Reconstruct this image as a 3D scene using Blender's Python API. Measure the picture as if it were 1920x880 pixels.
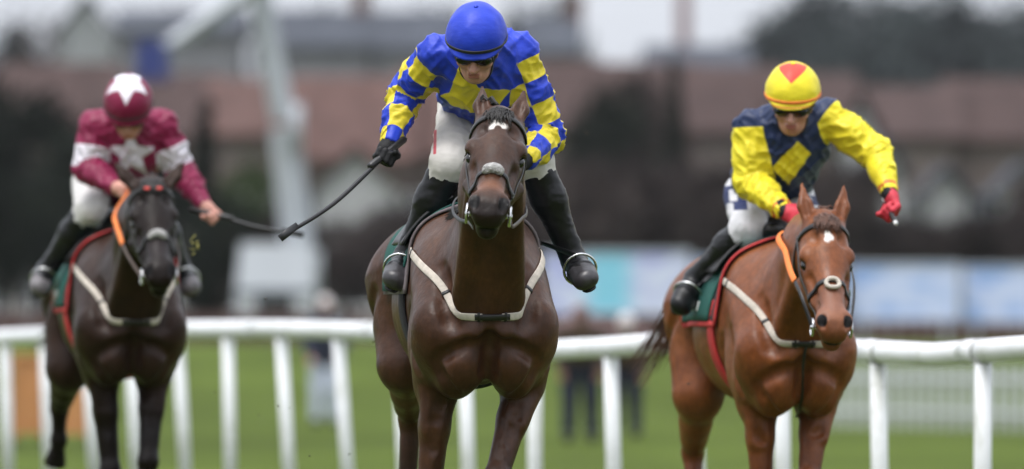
import bpy, bmesh, math, random
import numpy as np
from mathutils import Vector, Matrix
random.seed(7); np.random.seed(7)
for o in list(bpy.data.objects): bpy.data.objects.remove(o)
SC = bpy.context.scene
COL = SC.collection

# ------------------------------------------------------------------ camera
CAMZ, KPX, HOR = 1.10, 12500.0, 635.0
def P(px, py, d):
    """a point of the place, d metres up the track from the photographer"""
    return np.array([(px-960.0)*d/KPX, d, CAMZ+(HOR-py)*d/KPX])
cam = bpy.data.cameras.new('camera'); camo = bpy.data.objects.new('camera', cam); COL.objects.link(camo)
camo.location = (0, 0, CAMZ); camo.rotation_euler = (math.radians(90), 0, 0)
cam.sensor_width = 36; cam.lens = KPX/1920*36; cam.shift_y = (HOR-440)/1920
cam.clip_start = 1; cam.clip_end = 6000
cam.dof.use_dof = True; cam.dof.focus_distance = 25.1; cam.dof.aperture_fstop = 2.1
SC.camera = camo
# ------------------------------------------------------------------ world, sun, exposure
SUN_EL, SUN_ROT = math.radians(48), math.radians(200)
w = bpy.data.worlds.new('World'); SC.world = w; w.use_nodes = True
nt = w.node_tree; nt.nodes.clear()
sky = nt.nodes.new('ShaderNodeTexSky'); sky.sky_type = 'NISHITA'; sky.sun_disc = False
sky.sun_elevation = SUN_EL; sky.sun_rotation = SUN_ROT; sky.dust_density = 5; sky.air_density = 1.0
hs = nt.nodes.new('ShaderNodeHueSaturation'); hs.inputs['Saturation'].default_value = 0.22
mixc = nt.nodes.new('ShaderNodeMix'); mixc.data_type = 'RGBA'; mixc.inputs[0].default_value = 0.6
tc = nt.nodes.new('ShaderNodeTexCoord'); nz = nt.nodes.new('ShaderNodeTexNoise'); nz.inputs['Scale'].default_value = 5; nz.inputs['Detail'].default_value = 5
rmp = nt.nodes.new('ShaderNodeValToRGB'); rmp.color_ramp.elements[0].color = (7.4, 7.9, 8.9, 1); rmp.color_ramp.elements[1].color = (10.2, 10.7, 11.7, 1)
rmp.color_ramp.elements[0].position = .35; rmp.color_ramp.elements[1].position = .65
bg = nt.nodes.new('ShaderNodeBackground'); bg.inputs['Strength'].default_value = 0.072
ow = nt.nodes.new('ShaderNodeOutputWorld')
L = nt.links.new
L(tc.outputs['Generated'], nz.inputs['Vector']); L(nz.outputs['Fac'], rmp.inputs['Fac'])
L(sky.outputs[0], hs.inputs['Color']); L(hs.outputs[0], mixc.inputs[6]); L(rmp.outputs[0], mixc.inputs[7])
sxyz = nt.nodes.new('ShaderNodeSeparateXYZ'); L(tc.outputs['Generated'], sxyz.inputs[0])
mr = nt.nodes.new('ShaderNodeMapRange'); mr.inputs[1].default_value = 0; mr.inputs[2].default_value = 1; mr.inputs[3].default_value = 1.08; mr.inputs[4].default_value = 2.7; L(sxyz.outputs['Z'], mr.inputs[0])
vm = nt.nodes.new('ShaderNodeVectorMath'); vm.operation = 'SCALE'; L(mixc.outputs[2], vm.inputs[0]); L(mr.outputs[0], vm.inputs['Scale'])
L(vm.outputs[0], bg.inputs['Color']); L(bg.outputs[0], ow.inputs['Surface'])
sun = bpy.data.lights.new('sun', 'SUN'); sun.energy = 1.5; sun.angle = math.radians(28); sun.color = (1, .97, .93)
suno = bpy.data.objects.new('sun', sun); COL.objects.link(suno)
# the sun stands behind the photographer's shoulder, high, veiled by cloud
sd = Vector((-.30, -.42, 1.25)).normalized()
suno.rotation_euler = sd.to_track_quat('Z', 'Y').to_euler()
sky.sun_elevation = math.asin(sd.z); sky.sun_rotation = math.atan2(sd.x, sd.y)
SC.view_settings.view_transform = 'Standard'; SC.view_settings.look = 'None'
SC.view_settings.exposure = 0.50; SC.view_settings.gamma = 1.0; SC.view_settings.use_curve_mapping = False
SC.render.engine = 'CYCLES'

# ------------------------------------------------------------------ materials
MATS = {}
def srgb(r, g, b):
    f = lambda c: (c/255/12.92 if c/255 <= .04045 else ((c/255+.055)/1.055)**2.4)
    return (f(r), f(g), f(b), 1)
class NT:
    def __init__(s, name):
        s.m = bpy.data.materials.new(name); s.m.use_nodes = True; s.t = s.m.node_tree
        s.b = s.t.nodes['Principled BSDF']; MATS[name] = s.m
    def n(s, k, **kw):
        x = s.t.nodes.new(k)
        for a, v in kw.items(): setattr(x, a, v)
        return x
    def l(s, a, b): s.t.links.new(a, b)
    def attr(s, name):
        return s.n('ShaderNodeAttribute', attribute_name=name).outputs['Fac']
    def noise(s, scale, detail=4, rough=.55, stretch=None, coord='Object'):
        t = s.n('ShaderNodeTexCoord'); o = t.outputs[coord]
        if stretch:
            mp = s.n('ShaderNodeMapping'); mp.inputs['Scale'].default_value = stretch; s.l(o, mp.inputs['Vector']); o = mp.outputs[0]
        z = s.n('ShaderNodeTexNoise'); z.inputs['Scale'].default_value = scale; z.inputs['Detail'].default_value = detail
        z.inputs['Roughness'].default_value = rough; s.l(o, z.inputs['Vector']); return z.outputs['Fac']
    def ramp(s, f, lo, hi, a=0., b=1.):
        r = s.n('ShaderNodeMapRange'); r.interpolation_type = 'SMOOTHSTEP'
        for i, v in enumerate((lo, hi, a, b)): r.inputs[i+1].default_value = v
        s.l(f, r.inputs[0]); return r.outputs[0]
    def math(s, op, a, b):
        x = s.n('ShaderNodeMath', operation=op)
        for i, v in enumerate((a, b)):
            if isinstance(v, (int, float)): x.inputs[i].default_value = v
            else: s.l(v, x.inputs[i])
        return x.outputs[0]
    def mix(s, f, a, b, mode='MIX'):
        x = s.n('ShaderNodeMix', data_type='RGBA', blend_type=mode)
        for i, v in ((0, f), (6, a), (7, b)):
            if isinstance(v, (int, float)): x.inputs[i].default_value = v
            elif isinstance(v, tuple): x.inputs[i].default_value = v
            else: s.l(v, x.inputs[i])
        return x.outputs[2]
    def vary(s, col, scale=8, amt=.25, detail=5, stretch=None):
        f = s.noise(scale, detail, .6, stretch)
        g = s.ramp(f, .25, .75, 1-amt, 1+amt)
        c = s.n('ShaderNodeCombineColor'); [s.l(g, c.inputs[i]) for i in range(3)]
        return s.mix(1.0, col, c.outputs[0], 'MULTIPLY')
    def bump(s, f, strength=.3, dist=.01, prev=None):
        b = s.n('ShaderNodeBump'); b.inputs['Strength'].default_value = strength; b.inputs['Distance'].default_value = dist
        s.l(f, b.inputs['Height'])
        if prev is not None: s.l(prev, b.inputs['Normal'])
        return b.outputs[0]
    def done(s, col, rough=.5, normal=None, metal=0, spec=.5, sheen=0):
        if isinstance(col, tuple): s.b.inputs['Base Color'].default_value = col
        else: s.l(col, s.b.inputs['Base Color'])
        if isinstance(rough, (int, float)): s.b.inputs['Roughness'].default_value = rough
        else: s.l(rough, s.b.inputs['Roughness'])
        s.b.inputs['Metallic'].default_value = metal; s.b.inputs['Specular IOR Level'].default_value = spec
        s.b.inputs['Sheen Weight'].default_value = sheen
        if normal is not None: s.l(normal, s.b.inputs['Normal'])
        return s.m
def lin(r, g, b): return (r, g, b, 1)
def plain(name, col, rough=.5, amt=.15, scale=12, bump=.15, bscale=60, metal=0, spec=.5, sheen=0, bdist=.004):
    t = NT(name); c = t.vary(col, scale, amt)
    t.done(c, rough, t.bump(t.noise(bscale, 4), bump, bdist), metal, spec, sheen)
    return t.m
def coat(name, base, dark, light, muzzle, spec=.24):
    t = NT(name)
    c = t.vary(base, 5, .16)
    c = t.mix(t.ramp(t.noise(3.2, 3), .42, .72, 0, .55), c, light)
    c = t.vary(c, 26, .16, 4)
    c = t.vary(c, 90, .18, 3, (1, .35, .35))
    c = t.mix(t.attr('dark'), c, dark)
    c = t.mix(t.ramp(t.noise(75, 2, .5), .70, .76, 0, .5), c, lin(.06, .045, .03))
    c = t.mix(t.attr('tan'), c, muzzle)
    c = t.mix(t.ramp(t.attr('mark'), -.008, .008), c, lin(.62, .58, .54))
    c = t.mix(t.ramp(t.attr('hole'), .2, .8), c, lin(.006, .005, .005))
    n1 = t.bump(t.noise(120, 3, .6, (1, .4, .4)), .22, .002)
    n2 = t.bump(t.noise(9, 5, .6), .38, .020, n1)
    # raised veins
    n3 = t.bump(t.ramp(t.noise(6.5, 2, .4), .47, .5, 0, 1), .06, .006, n2)
    rg = t.ramp(t.noise(7, 4), .3, .7, .30, .50)
    t.done(c, rg, n3, 0, spec, 0)
    return t.m
def silk(name, c1, c2=None, c3=None, rough=.44, amt=.1):
    t = NT(name); c = c1
    if c2: c = t.mix(t.ramp(t.attr('pat'), -.02, .02), c1, c2)
    if c3: c = t.mix(t.ramp(t.attr('pat2'), -.02, .02), c, c3)
    c = t.vary(c, 14, amt)
    n1 = t.bump(t.noise(420, 2), .12, .001)
    n2 = t.bump(t.noise(26, 3, .5, (1, 1, 2.2)), .25, .008, n1)
    rd = t.n('ShaderNodeTexNoise'); rd.noise_type = 'RIDGED_MULTIFRACTAL'; rd.inputs['Scale'].default_value = 7; rd.inputs['Detail'].default_value = 3; rd.inputs['Distortion'].default_value = .6
    tcs = t.n('ShaderNodeTexCoord'); t.l(tcs.outputs['Object'], rd.inputs['Vector'])
    n2 = t.bump(rd.outputs['Fac'], .18, .008, n2)
    t.done(c, rough, n2, 0, .28, .03)
    return t.m
YEL = lin(.68, .55, .035); BLU = lin(.016, .045, .46)
coat('bay_coat', lin(.047, .0185, .0088), lin(.0085, .0048, .0036), lin(.105, .043, .018), lin(.17, .066, .031))
coat('chestnut_coat', lin(.150, .045, .0135), lin(.060, .0165, .0065), lin(.245, .086, .028), lin(.24, .115, .080))
coat('brown_coat', lin(.021, .0098, .0060), lin(.0045, .0030, .0025), lin(.046, .021, .0115), lin(.026, .020, .021), .14)
silk('blue_check_silk', BLU, YEL)
silk('navy_yellow_silk', lin(.012, .024, .075), lin(.74, .62, .025), lin(.62, .16, .02))
silk('maroon_silk', lin(.185, .006, .045), lin(.66, .62, .68))
silk('blue_cap', BLU, lin(.012, .02, .16)); silk('yellow_cap', lin(.74, .62, .025), lin(.66, .055, .035), lin(.58, .17, .03))
silk('maroon_cap', lin(.165, .006, .038), lin(.68, .65, .70))
silk('white_breeches', lin(.60, .57, .54), lin(.50, .08, .10), rough=.7)
silk('white_breeches_navy', lin(.60, .59, .61), lin(.02, .03, .10), rough=.7)
silk('white_breeches_plain', lin(.60, .58, .57), rough=.7)
plain('boot_leather', lin(.008, .008, .009), .34, .3, 20, .3, 40, bdist=.004, spec=.3)
plain('boot_sole', lin(.02, .018, .017), .7)
plain('boot_scuffed', lin(.036, .033, .036), .32, .4, 26, .3, 40)
plain('boot_grey', lin(.12, .11, .115), .5, .3, 26, .4, 40)
plain('skin', lin(.48, .235, .18), .45, .2, 30, .25, 120)
plain('lip', lin(.36, .13, .11), .45)
plain('goggle_lens', lin(.004, .004, .005), .12, .0, 5, 0); plain('goggle_frame', lin(.012, .012, .013), .45)
plain('black_glove', lin(.009, .009, .010), .6, .3, 30, .4, 90, spec=.2); plain('red_glove', lin(.50, .025, .045), .6, .2, 30, .4, 90)
plain('black_leather', lin(.009, .008, .008), .38, .3, 40, .3, 90); plain('brown_leather', lin(.06, .035, .024), .5, .3, 40, .3, 90)
plain('cream_web', lin(.46, .41, .35), .8, .18, 30, .4, 160); plain('grey_sheepskin', lin(.34, .33, .32), .9, .3, 60, .9, 140, bdist=.008)
plain('green_cloth', lin(.004, .075, .060), .75, .2, 12, .4, 200); plain('red_web', lin(.42, .022, .022), .7, .15, 20, .3, 160)
plain('orange_grip', lin(.80, .20, .03), .6, .12, 30, .4, 160); plain('red_rosette', lin(.42, .03, .02), .6)
plain('black_pad', lin(.014, .013, .015), .9, .3, 14, .4, 120); plain('grey_pad', lin(.17, .14, .15), .8, .2, 14, .5, 120)
plain('white_print', lin(.62, .64, .62), .7)
plain('steel', lin(.62, .62, .62), .25, .1, 20, .1, 60, metal=1)
plain('eye', lin(.006, .005, .004), .08, 0, 5, 0, spec=.6)
plain('horse_hair_dark', lin(.010, .008, .007), .55, .4, 30, .2); plain('horse_hair_chestnut', lin(.085, .035, .020), .55, .4, 30, .2)
plain('hoof_horn', lin(.03, .025, .022), .6)
plain('whip_black', lin(.010, .010, .011), .45); plain('white_tape', lin(.6, .6, .6), .5)
plain('dark_hair', lin(.02, .014, .01), .6)
t = NT('rail_plastic'); c = t.vary(lin(.74, .75, .77), 3, .06)
c = t.mix(t.ramp(t.noise(5, 6, .7, (1, 1, .35)), .50, .72, 0, .6), c, lin(.36, .37, .29)); c = t.mix(t.ramp(t.noise(38, 3, .6), .66, .72, 0, .7), c, lin(.16, .12, .08))
t.done(c, t.ramp(t.noise(9, 4), .3, .7, .38, .6), t.bump(t.noise(30, 3), .12, .004)); 
plain('rail_cap', lin(.22, .23, .21), .6, .2)
# ------------------------------------------------------------------ numpy implicit surfaces -> meshes
def unit(v): v = np.asarray(v, float); return v/np.linalg.norm(v)
class SDF:
    def __init__(s): s.p = []
    def cone(s, a, b, ra, rb, k=.03, side=None, w=1.0, sub=False):
        s.p.append(('c', np.asarray(a, float), np.asarray(b, float), ra, rb, k, None if side is None else unit(side), w, sub)); return s
    def chain(s, pts, rs, k=.03, side=None, w=1.0):
        for i in range(len(pts)-1): s.cone(pts[i], pts[i+1], rs[i], rs[i+1], k, side, w)
        return s
    def ell(s, c, r, k=.03, R=None, sub=False):
        s.p.append(('e', np.asarray(c, float), np.asarray(r, float), np.eye(3) if R is None else np.asarray(R, float), k, sub)); return s
    def cut(s, pt, n, k=.01, R=9.):           # remove the half space on the n side of pt (inside radius R of pt)
        s.p.append(('h', np.asarray(pt, float), unit(n), k, R)); return s
    def box(s, q):
        if q[0] == 'c':
            r = max(q[3], q[4])*max(1, q[7])+q[5]+.02; return np.minimum(q[1], q[2])-r, np.maximum(q[1], q[2])+r
        if q[0] == 'e':
            r = np.abs(q[3]).T @ q[2] + q[4]+.02; return q[1]-r, q[1]+r
        return q[1]-q[4], q[1]+q[4]
    def d(s, q, X, Y, Z):
        if q[0] == 'c':
            _, a, b, ra, rb, k, sv, w, sub = q; ba = b-a; L2 = max(float(ba@ba), 1e-9)
            x, y, z = X-a[0], Y-a[1], Z-a[2]
            t = np.clip((x*ba[0]+y*ba[1]+z*ba[2])/L2, 0, 1)
            x = x-t*ba[0]; y = y-t*ba[1]; z = z-t*ba[2]
            if sv is not None:
                m = (x*sv[0]+y*sv[1]+z*sv[2])*(1/w-1); x = x+m*sv[0]; y = y+m*sv[1]; z = z+m*sv[2]
            return np.sqrt(x*x+y*y+z*z)-(ra+(rb-ra)*t)
        if q[0] == 'e':
            _, c, r, R, k, sub = q; x, y, z = X-c[0], Y-c[1], Z-c[2]
            u = R[0,0]*x+R[0,1]*y+R[0,2]*z; v = R[1,0]*x+R[1,1]*y+R[1,2]*z; m = R[2,0]*x+R[2,1]*y+R[2,2]*z
            k0 = np.sqrt((u/r[0])**2+(v/r[1])**2+(m/r[2])**2); k1 = np.sqrt((u/r[0]**2)**2+(v/r[1]**2)**2+(m/r[2]**2)**2)
            return k0*(k0-1)/np.maximum(k1, 1e-6)
        _, p, n, k, R = q
        return (X-p[0])*n[0]+(Y-p[1])*n[1]+(Z-p[2])*n[2]
    @staticmethod
    def comb(f, d, q):
        if q[0] == 'h': k, d, sub = q[3], -d, True
        else: k, sub = (q[5] if q[0] == 'c' else q[4]), q[-1]
        if sub:                                # smooth max(f, -d)
            h = np.maximum(k-np.abs(f+d), 0)/k; return np.maximum(f, -d)+h*h*k*.25
        h = np.maximum(k-np.abs(f-d), 0)/k; return np.minimum(f, d)-h*h*k*.25
    def at(s, V):
        f = np.full(len(V), 9.)
        for q in s.p: f = s.comb(f, s.d(q, V[:,0], V[:,1], V[:,2]), q)
        return f
    def vg(s, V, e=.004):
        T4 = np.array([(1,-1,-1), (-1,-1,1), (-1,1,-1), (1,1,1)], float); n = len(V)
        f = s.at(np.concatenate([V+e*t for t in T4])).reshape(4, n)
        g = sum(f[i][:,None]*T4[i] for i in range(4))
        return f.mean(0), g/np.maximum(np.linalg.norm(g, axis=1, keepdims=True), 1e-9)
    def grad(s, V, e=.004): return s.vg(V, e)[1]
    def proj(s, V, off=0., it=7):
        V = np.array(V, float)
        for _ in range(it):
            f, g = s.vg(V); V = V-(f-off)[:,None]*g*.9
        return V
    def mesh(s, h):
        add = [q for q in s.p if q[0] != 'h' and not q[-1]]
        bs = [s.box(q) for q in add]
        lo = np.min([b[0] for b in bs], 0)-2*h; hi = np.max([b[1] for b in bs], 0)+2*h
        n = np.ceil((hi-lo)/h).astype(int)+1
        ax = [(lo[i]+h*np.arange(n[i])).astype(np.float32) for i in range(3)]
        f = np.full(n, .5, np.float32)
        for q in s.p:
            a, b = s.box(q)
            i0 = np.clip(np.floor((a-lo)/h).astype(int), 0, n); i1 = np.clip(np.ceil((b-lo)/h).astype(int)+1, 0, n)
            if np.any(i1 <= i0): continue
            sl = tuple(slice(i0[i], i1[i]) for i in range(3))
            X = ax[0][sl[0]][:,None,None]; Y = ax[1][sl[1]][None,:,None]; Z = ax[2][sl[2]][None,None,:]
            f[sl] = s.comb(f[sl], s.d(q, X, Y, Z), q)
        return nets(f, lo, h)
def nets(f, lo, h):
    ins = f < 0
    c = np.zeros(np.array(f.shape)-1, np.uint8)
    for i in (0, 1):
        for j in (0, 1):
            for k in (0, 1): c += ins[i:f.shape[0]-1+i, j:f.shape[1]-1+j, k:f.shape[2]-1+k]
    I, J, K = np.nonzero((c > 0) & (c < 8))
    idx = np.full(c.shape, -1, np.int32); idx[I, J, K] = np.arange(len(I))
    acc = np.zeros((len(I), 3)); cnt = np.zeros(len(I))
    cor = [(i, j, k) for i in (0, 1) for j in (0, 1) for k in (0, 1)]
    val = {q: f[I+q[0], J+q[1], K+q[2]] for q in cor}
    for a in cor:
        for ax in range(3):
            if a[ax]: continue
            b = list(a); b[ax] = 1; b = tuple(b)
            va, vb = val[a], val[b]; m = (va < 0) != (vb < 0)
            t = np.where(m, va/np.where(m, va-vb, 1), 0)
            p = np.tile(np.array(a, float), (len(I), 1)); p[:, ax] += t
            acc[m] += p[m]; cnt[m] += 1
    V = (np.stack([I, J, K], 1)+acc/cnt[:,None])*h+lo
    Fs = []
    for ax in range(3):
        u, v = (ax+1) % 3, (ax+2) % 3
        a = [slice(None)]*3; b = [slice(None)]*3; a[ax] = slice(0, -1); b[ax] = slice(1, None)
        s0, s1 = ins[tuple(a)], ins[tuple(b)]
        E = np.argwhere(s0 != s1)
        E = E[(E[:,u] > 0) & (E[:,v] > 0) & (E[:,u] < f.shape[u]-1) & (E[:,v] < f.shape[v]-1)]
        fl = s0[E[:,0], E[:,1], E[:,2]]
        def g(du, dv):
            q = E.copy(); q[:,u] -= du; q[:,v] -= dv; return idx[q[:,0], q[:,1], q[:,2]]
        Q = np.stack([g(1, 1), g(0, 1), g(0, 0), g(1, 0)], 1)
        Q[~fl] = Q[~fl][:, ::-1]
        Fs.append(Q)
    return V, np.concatenate(Fs)
# value noise
_T = np.random.RandomState(3).rand(4096).astype(float)
def vnoise(V):
    B = np.floor(V).astype(np.int64); F = V-B; F = F*F*(3-2*F); r = np.zeros(len(V))
    for i in (0, 1):
        for j in (0, 1):
            for k in (0, 1):
                hsh = ((B[:,0]+i)*73856093 ^ (B[:,1]+j)*19349663 ^ (B[:,2]+k)*83492791) & 4095
                r += _T[hsh]*(F[:,0] if i else 1-F[:,0])*(F[:,1] if j else 1-F[:,1])*(F[:,2] if k else 1-F[:,2])
    return r
def fold(V, S, amp, f1, axis_scale=(1, 1, 1), bias=.5):
    N = S.grad(V, .01); q = vnoise(V*np.array(axis_scale)*f1); q2 = vnoise(V*np.array(axis_scale)*f1*2.1+17)
    d_ = amp*((1-np.abs(2*q-1))**2*1.0+.5*(1-np.abs(2*q2-1))**2-.6)
    return V+N*d_[:,None]
# ------------------------------------------------------------------ object helpers
def mk(name, V, F, mat, parent=None, smooth=True, attrs=None, origin=None):
    V = np.asarray(V, np.float32)
    if origin is not None: V = V-np.asarray(origin, np.float32)
    me = bpy.data.meshes.new(name)
    if isinstance(F, np.ndarray) and F.ndim == 2:
        m = F.shape[1]
        me.vertices.add(len(V)); me.vertices.foreach_set('co', V.ravel())
        me.loops.add(F.size); me.loops.foreach_set('vertex_index', F.astype(np.int32).ravel())
        me.polygons.add(len(F)); me.polygons.foreach_set('loop_start', np.arange(0, F.size, m, dtype=np.int32))
        me.update(calc_edges=True); me.validate()
    else:
        me.from_pydata([tuple(map(float, v)) for v in V], [], [list(map(int, q)) for q in F]); me.update()
    if smooth: me.polygons.foreach_set('use_smooth', [True]*len(me.polygons))
    for k, a in (attrs or {}).items():
        at = me.attributes.new(k, 'FLOAT', 'POINT'); at.data.foreach_set('value', np.asarray(a, np.float32))
    me.materials.append(MATS[mat])
    o = bpy.data.objects.new(name, me); COL.objects.link(o)
    if parent is not None: o.parent = parent
    elif origin is not None: o.location = origin
    return o
def empty(name, loc, rz=0):
    o = bpy.data.objects.new(name, None); COL.objects.link(o); o.location = loc; o.rotation_euler = (0, 0, rz); o.empty_display_size = .2
    return o
def tag(o, label=None, cat=None, group=None, kind=None):
    for k, v in (('label', label), ('category', cat), ('group', group), ('kind', kind)):
        if v: o[k] = v
    return o
class MB:                                       # plain polygons
    def __init__(s): s.V = []; s.F = []
    def add(s, V, F):
        n = len(s.V); s.V += [tuple(map(float, v)) for v in V]; s.F += [[i+n for i in f] for f in F]; return s
    def box(s, lo, hi, M=None):
        x0, y0, z0 = lo; x1, y1, z1 = hi
        V = np.array([(x0,y0,z0),(x1,y0,z0),(x1,y1,z0),(x0,y1,z0),(x0,y0,z1),(x1,y0,z1),(x1,y1,z1),(x0,y1,z1)], float)
        if M is not None: V = V @ M[0].T + M[1]
        return s.add(V, [(0,3,2,1),(4,5,6,7),(0,1,5,4),(1,2,6,5),(2,3,7,6),(3,0,4,7)])
    def tube(s, pts, rs, n=10, flat=1.0, up=(0,0,1), cap=True):
        pts = [np.asarray(p, float) for p in pts]; m = len(pts)
        if np.isscalar(rs): rs = [rs]*m
        V = []
        for i in range(m):
            tg = unit(pts[min(i+1, m-1)]-pts[max(i-1, 0)]); u = np.asarray(up, float)
            if abs(tg@u) > .95: u = np.array([1., 0, 0]) if abs(tg[0]) < .9 else np.array([0, 1., 0])
            sd_ = unit(np.cross(tg, u)); uu = np.cross(sd_, tg)
            for j in range(n):
                a = 2*math.pi*j/n; V.append(pts[i]+rs[i]*(math.cos(a)*sd_*flat+math.sin(a)*uu))
        F = [(i*n+j, i*n+(j+1) % n, (i+1)*n+(j+1) % n, (i+1)*n+j) for i in range(m-1) for j in range(n)]
        if cap: F += [tuple(range(n))[::-1], tuple(range((m-1)*n, m*n))]
        return s.add(V, F)
    def build(s, name, mat, parent=None, smooth=False, origin=None): return mk(name, s.V, s.F, mat, parent, smooth, None, origin)
def resample(pts, n):
    pts = np.asarray(pts, float); # Catmull-Rom
    Q = np.vstack([2*pts[0]-pts[1], pts, 2*pts[-1]-pts[-2]]); out = []
    seg = len(pts)-1
    for x in np.linspace(0, seg-1e-6, n):
        i = int(x); t_ = x-i; p0, p1, p2, p3 = Q[i:i+4]
        out.append(.5*(2*p1+(p2-p0)*t_+(2*p0-5*p1+4*p2-p3)*t_**2+(3*p1-p0-3*p2+p3)*t_**3))
    return np.array(out)
def ribbon(path, nrm, width, thick):
    """flat strap: path points, outward normals -> closed box-section band"""
    path = np.asarray(path); m = len(path); tg = np.gradient(path, axis=0); tg /= np.maximum(np.linalg.norm(tg, axis=1, keepdims=True), 1e-9)
    sd_ = np.cross(tg, nrm); sd_ /= np.maximum(np.linalg.norm(sd_, axis=1, keepdims=True), 1e-9)
    wv = np.full(m, width) if np.isscalar(width) else np.asarray(width)
    prof = [(-.5, 0), (-.5, .6), (-.36, 1), (.36, 1), (.5, .6), (.5, 0)]; n = len(prof)
    V = np.stack([path+sd_*(wv*a)[:,None]+nrm*(thick*b) for a, b in prof], 1).reshape(-1, 3)
    F = [(i*n+j, i*n+(j+1) % n, (i+1)*n+(j+1) % n, (i+1)*n+j) for i in range(m-1) for j in range(n)]
    F += [tuple(range(n))[::-1], tuple(range((m-1)*n, m*n))]
    return V, F
def strap(name, S, pts, width, thick, mat, parent, n=40, off=.001, smooth=2):
    V = S.proj(resample(pts, n), off); N = S.grad(V, .01)
    # smooth the path a little so it spans hollows
    for _ in range(smooth):
        V[1:-1] = .25*V[:-2]+.5*V[1:-1]+.25*V[2:]
        V += N*np.maximum(off-S.at(V), 0)[:,None]
    a, b = ribbon(V, N, width, thick)
    return mk(name, a, b, mat, parent, True)
def sheet(name, S, G, off, thick, mat, parent):
    """cloth laid on a body: G is a (n,m,3) grid of rough points"""
    n, m, _ = G.shape; V = S.proj(G.reshape(-1, 3), off); N = S.grad(V, .02)
    top = V+N*thick
    F = []
    for i in range(n-1):
        for j in range(m-1):
            a, b, c, d = i*m+j, i*m+j+1, (i+1)*m+j+1, (i+1)*m+j
            F.append((a, b, c, d)); F.append((d+n*m, c+n*m, b+n*m, a+n*m))
    bd = [j for j in range(m)]+[i*m+m-1 for i in range(1, n)]+[(n-1)*m+j for j in range(m-2, -1, -1)]+[i*m for i in range(n-2, 0, -1)]
    for x, y in zip(bd, bd[1:]+bd[:1]): F.append((y, x, x+n*m, y+n*m))
    return mk(name, np.vstack([V, top]), F, mat, parent, True), top.reshape(n, m, 3)
# ------------------------------------------------------------------ ground, rail and background come first (large structure)
# materials of the place
t = NT('turf'); c = t.vary(t.vary(lin(.070, .098, .0165), .12, .25), .5, .25); c = t.mix(t.ramp(t.noise(.9, 6, .65), .45, .7, 0, .55), c, lin(.052, .082, .011)); c = t.mix(t.ramp(t.noise(14, 4), .5, .8, 0, .5), c, lin(.10, .105, .04))
t.done(c, .9, t.bump(t.noise(40, 5), .6, .05), 0, .05)
t = NT('far_land'); t.done(t.vary(lin(.06, .085, .03), .05, .3), .9)
t = NT('brick'); bt = t.n('ShaderNodeTexBrick'); tcx = t.n('ShaderNodeTexCoord'); t.l(tcx.outputs['Object'], bt.inputs['Vector']); bt.inputs['Scale'].default_value = 4.2
bt.inputs['Color1'].default_value = lin(.12, .062, .05); bt.inputs['Color2'].default_value = lin(.09, .048, .04); bt.inputs['Mortar'].default_value = lin(.15, .125, .115)
t.done(t.mix(t.ramp(t.noise(.4, 4), .3, .7, 0, .4), bt.outputs['Color'], lin(.11, .065, .055)), .85)
def rooftile(name, col):
    t = NT(name); wv = t.n('ShaderNodeTexWave'); wv.inputs['Scale'].default_value = 2.2; wv.inputs['Distortion'].default_value = .5; wv.bands_direction = 'Z'
    tcx = t.n('ShaderNodeTexCoord'); t.l(tcx.outputs['Object'], wv.inputs['Vector']); t.done(t.vary(col, .9, .25), .85, t.bump(wv.outputs['Fac'], .6, .05), 0, .12)
rooftile('clay_tile', lin(.095, .056, .049)); rooftile('brown_tile', lin(.058, .038, .035)); rooftile('slate', lin(.060, .066, .08))
plain('render_white', lin(.36, .36, .37), .8, .12, .5); plain('render_pale', lin(.24, .25, .26), .8, .12, .5); plain('render_grey', lin(.15, .15, .165), .8, .12, .5); plain('pane_dark', lin(.035, .04, .05), .12, .2, 1); plain('window_white', lin(.6, .6, .6), .6)
plain('bark', lin(.055, .042, .034), .9, .3, 6, .6, 20, bdist=.03)
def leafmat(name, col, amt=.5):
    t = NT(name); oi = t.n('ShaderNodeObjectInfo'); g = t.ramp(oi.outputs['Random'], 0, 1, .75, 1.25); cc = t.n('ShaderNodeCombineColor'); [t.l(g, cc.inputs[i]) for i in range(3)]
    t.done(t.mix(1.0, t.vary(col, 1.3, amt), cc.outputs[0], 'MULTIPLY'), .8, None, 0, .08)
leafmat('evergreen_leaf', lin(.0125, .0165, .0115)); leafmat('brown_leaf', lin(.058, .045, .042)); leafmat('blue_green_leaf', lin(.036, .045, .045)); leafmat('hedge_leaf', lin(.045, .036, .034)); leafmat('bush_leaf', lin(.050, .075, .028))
plain('hoard_wood', lin(.075, .038, .034), .8, .3, 1.2); plain('hoard_frame', lin(.42, .45, .52), .6)
def boardmat(name, base, blot, cyan):
    t = NT(name); tcx = t.n('ShaderNodeTexCoord'); mp = t.n('ShaderNodeMapping'); mp.inputs['Scale'].default_value = (1.1, 1, 2.4); t.l(tcx.outputs['Object'], mp.inputs['Vector'])
    vo = t.n('ShaderNodeTexVoronoi'); vo.inputs['Scale'].default_value = 1.6; t.l(mp.outputs[0], vo.inputs['Vector'])
    c = t.mix(t.ramp(vo.outputs['Distance'], .25, .60, 1, 0), base, blot)
    sx = t.n('ShaderNodeSeparateXYZ'); t.l(tcx.outputs['Object'], sx.inputs[0])
    band = t.math('MULTIPLY', t.ramp(sx.outputs['X'], cyan[0]-.30, cyan[0]+.1), t.ramp(sx.outputs['X'], cyan[1]-.1, cyan[1]+.30, 1, 0))
    c = t.mix(band, c, cyan[2]); t.done(c, .45)
boardmat('banner_blue', lin(.52, .56, .70), lin(.32, .34, .62), (-.42, .15, lin(.20, .50, .64)))
boardmat('banner_pale', lin(.47, .54, .73), lin(.20, .34, .64), (9, 9.5, lin(.3, .5, .7)))
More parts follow.
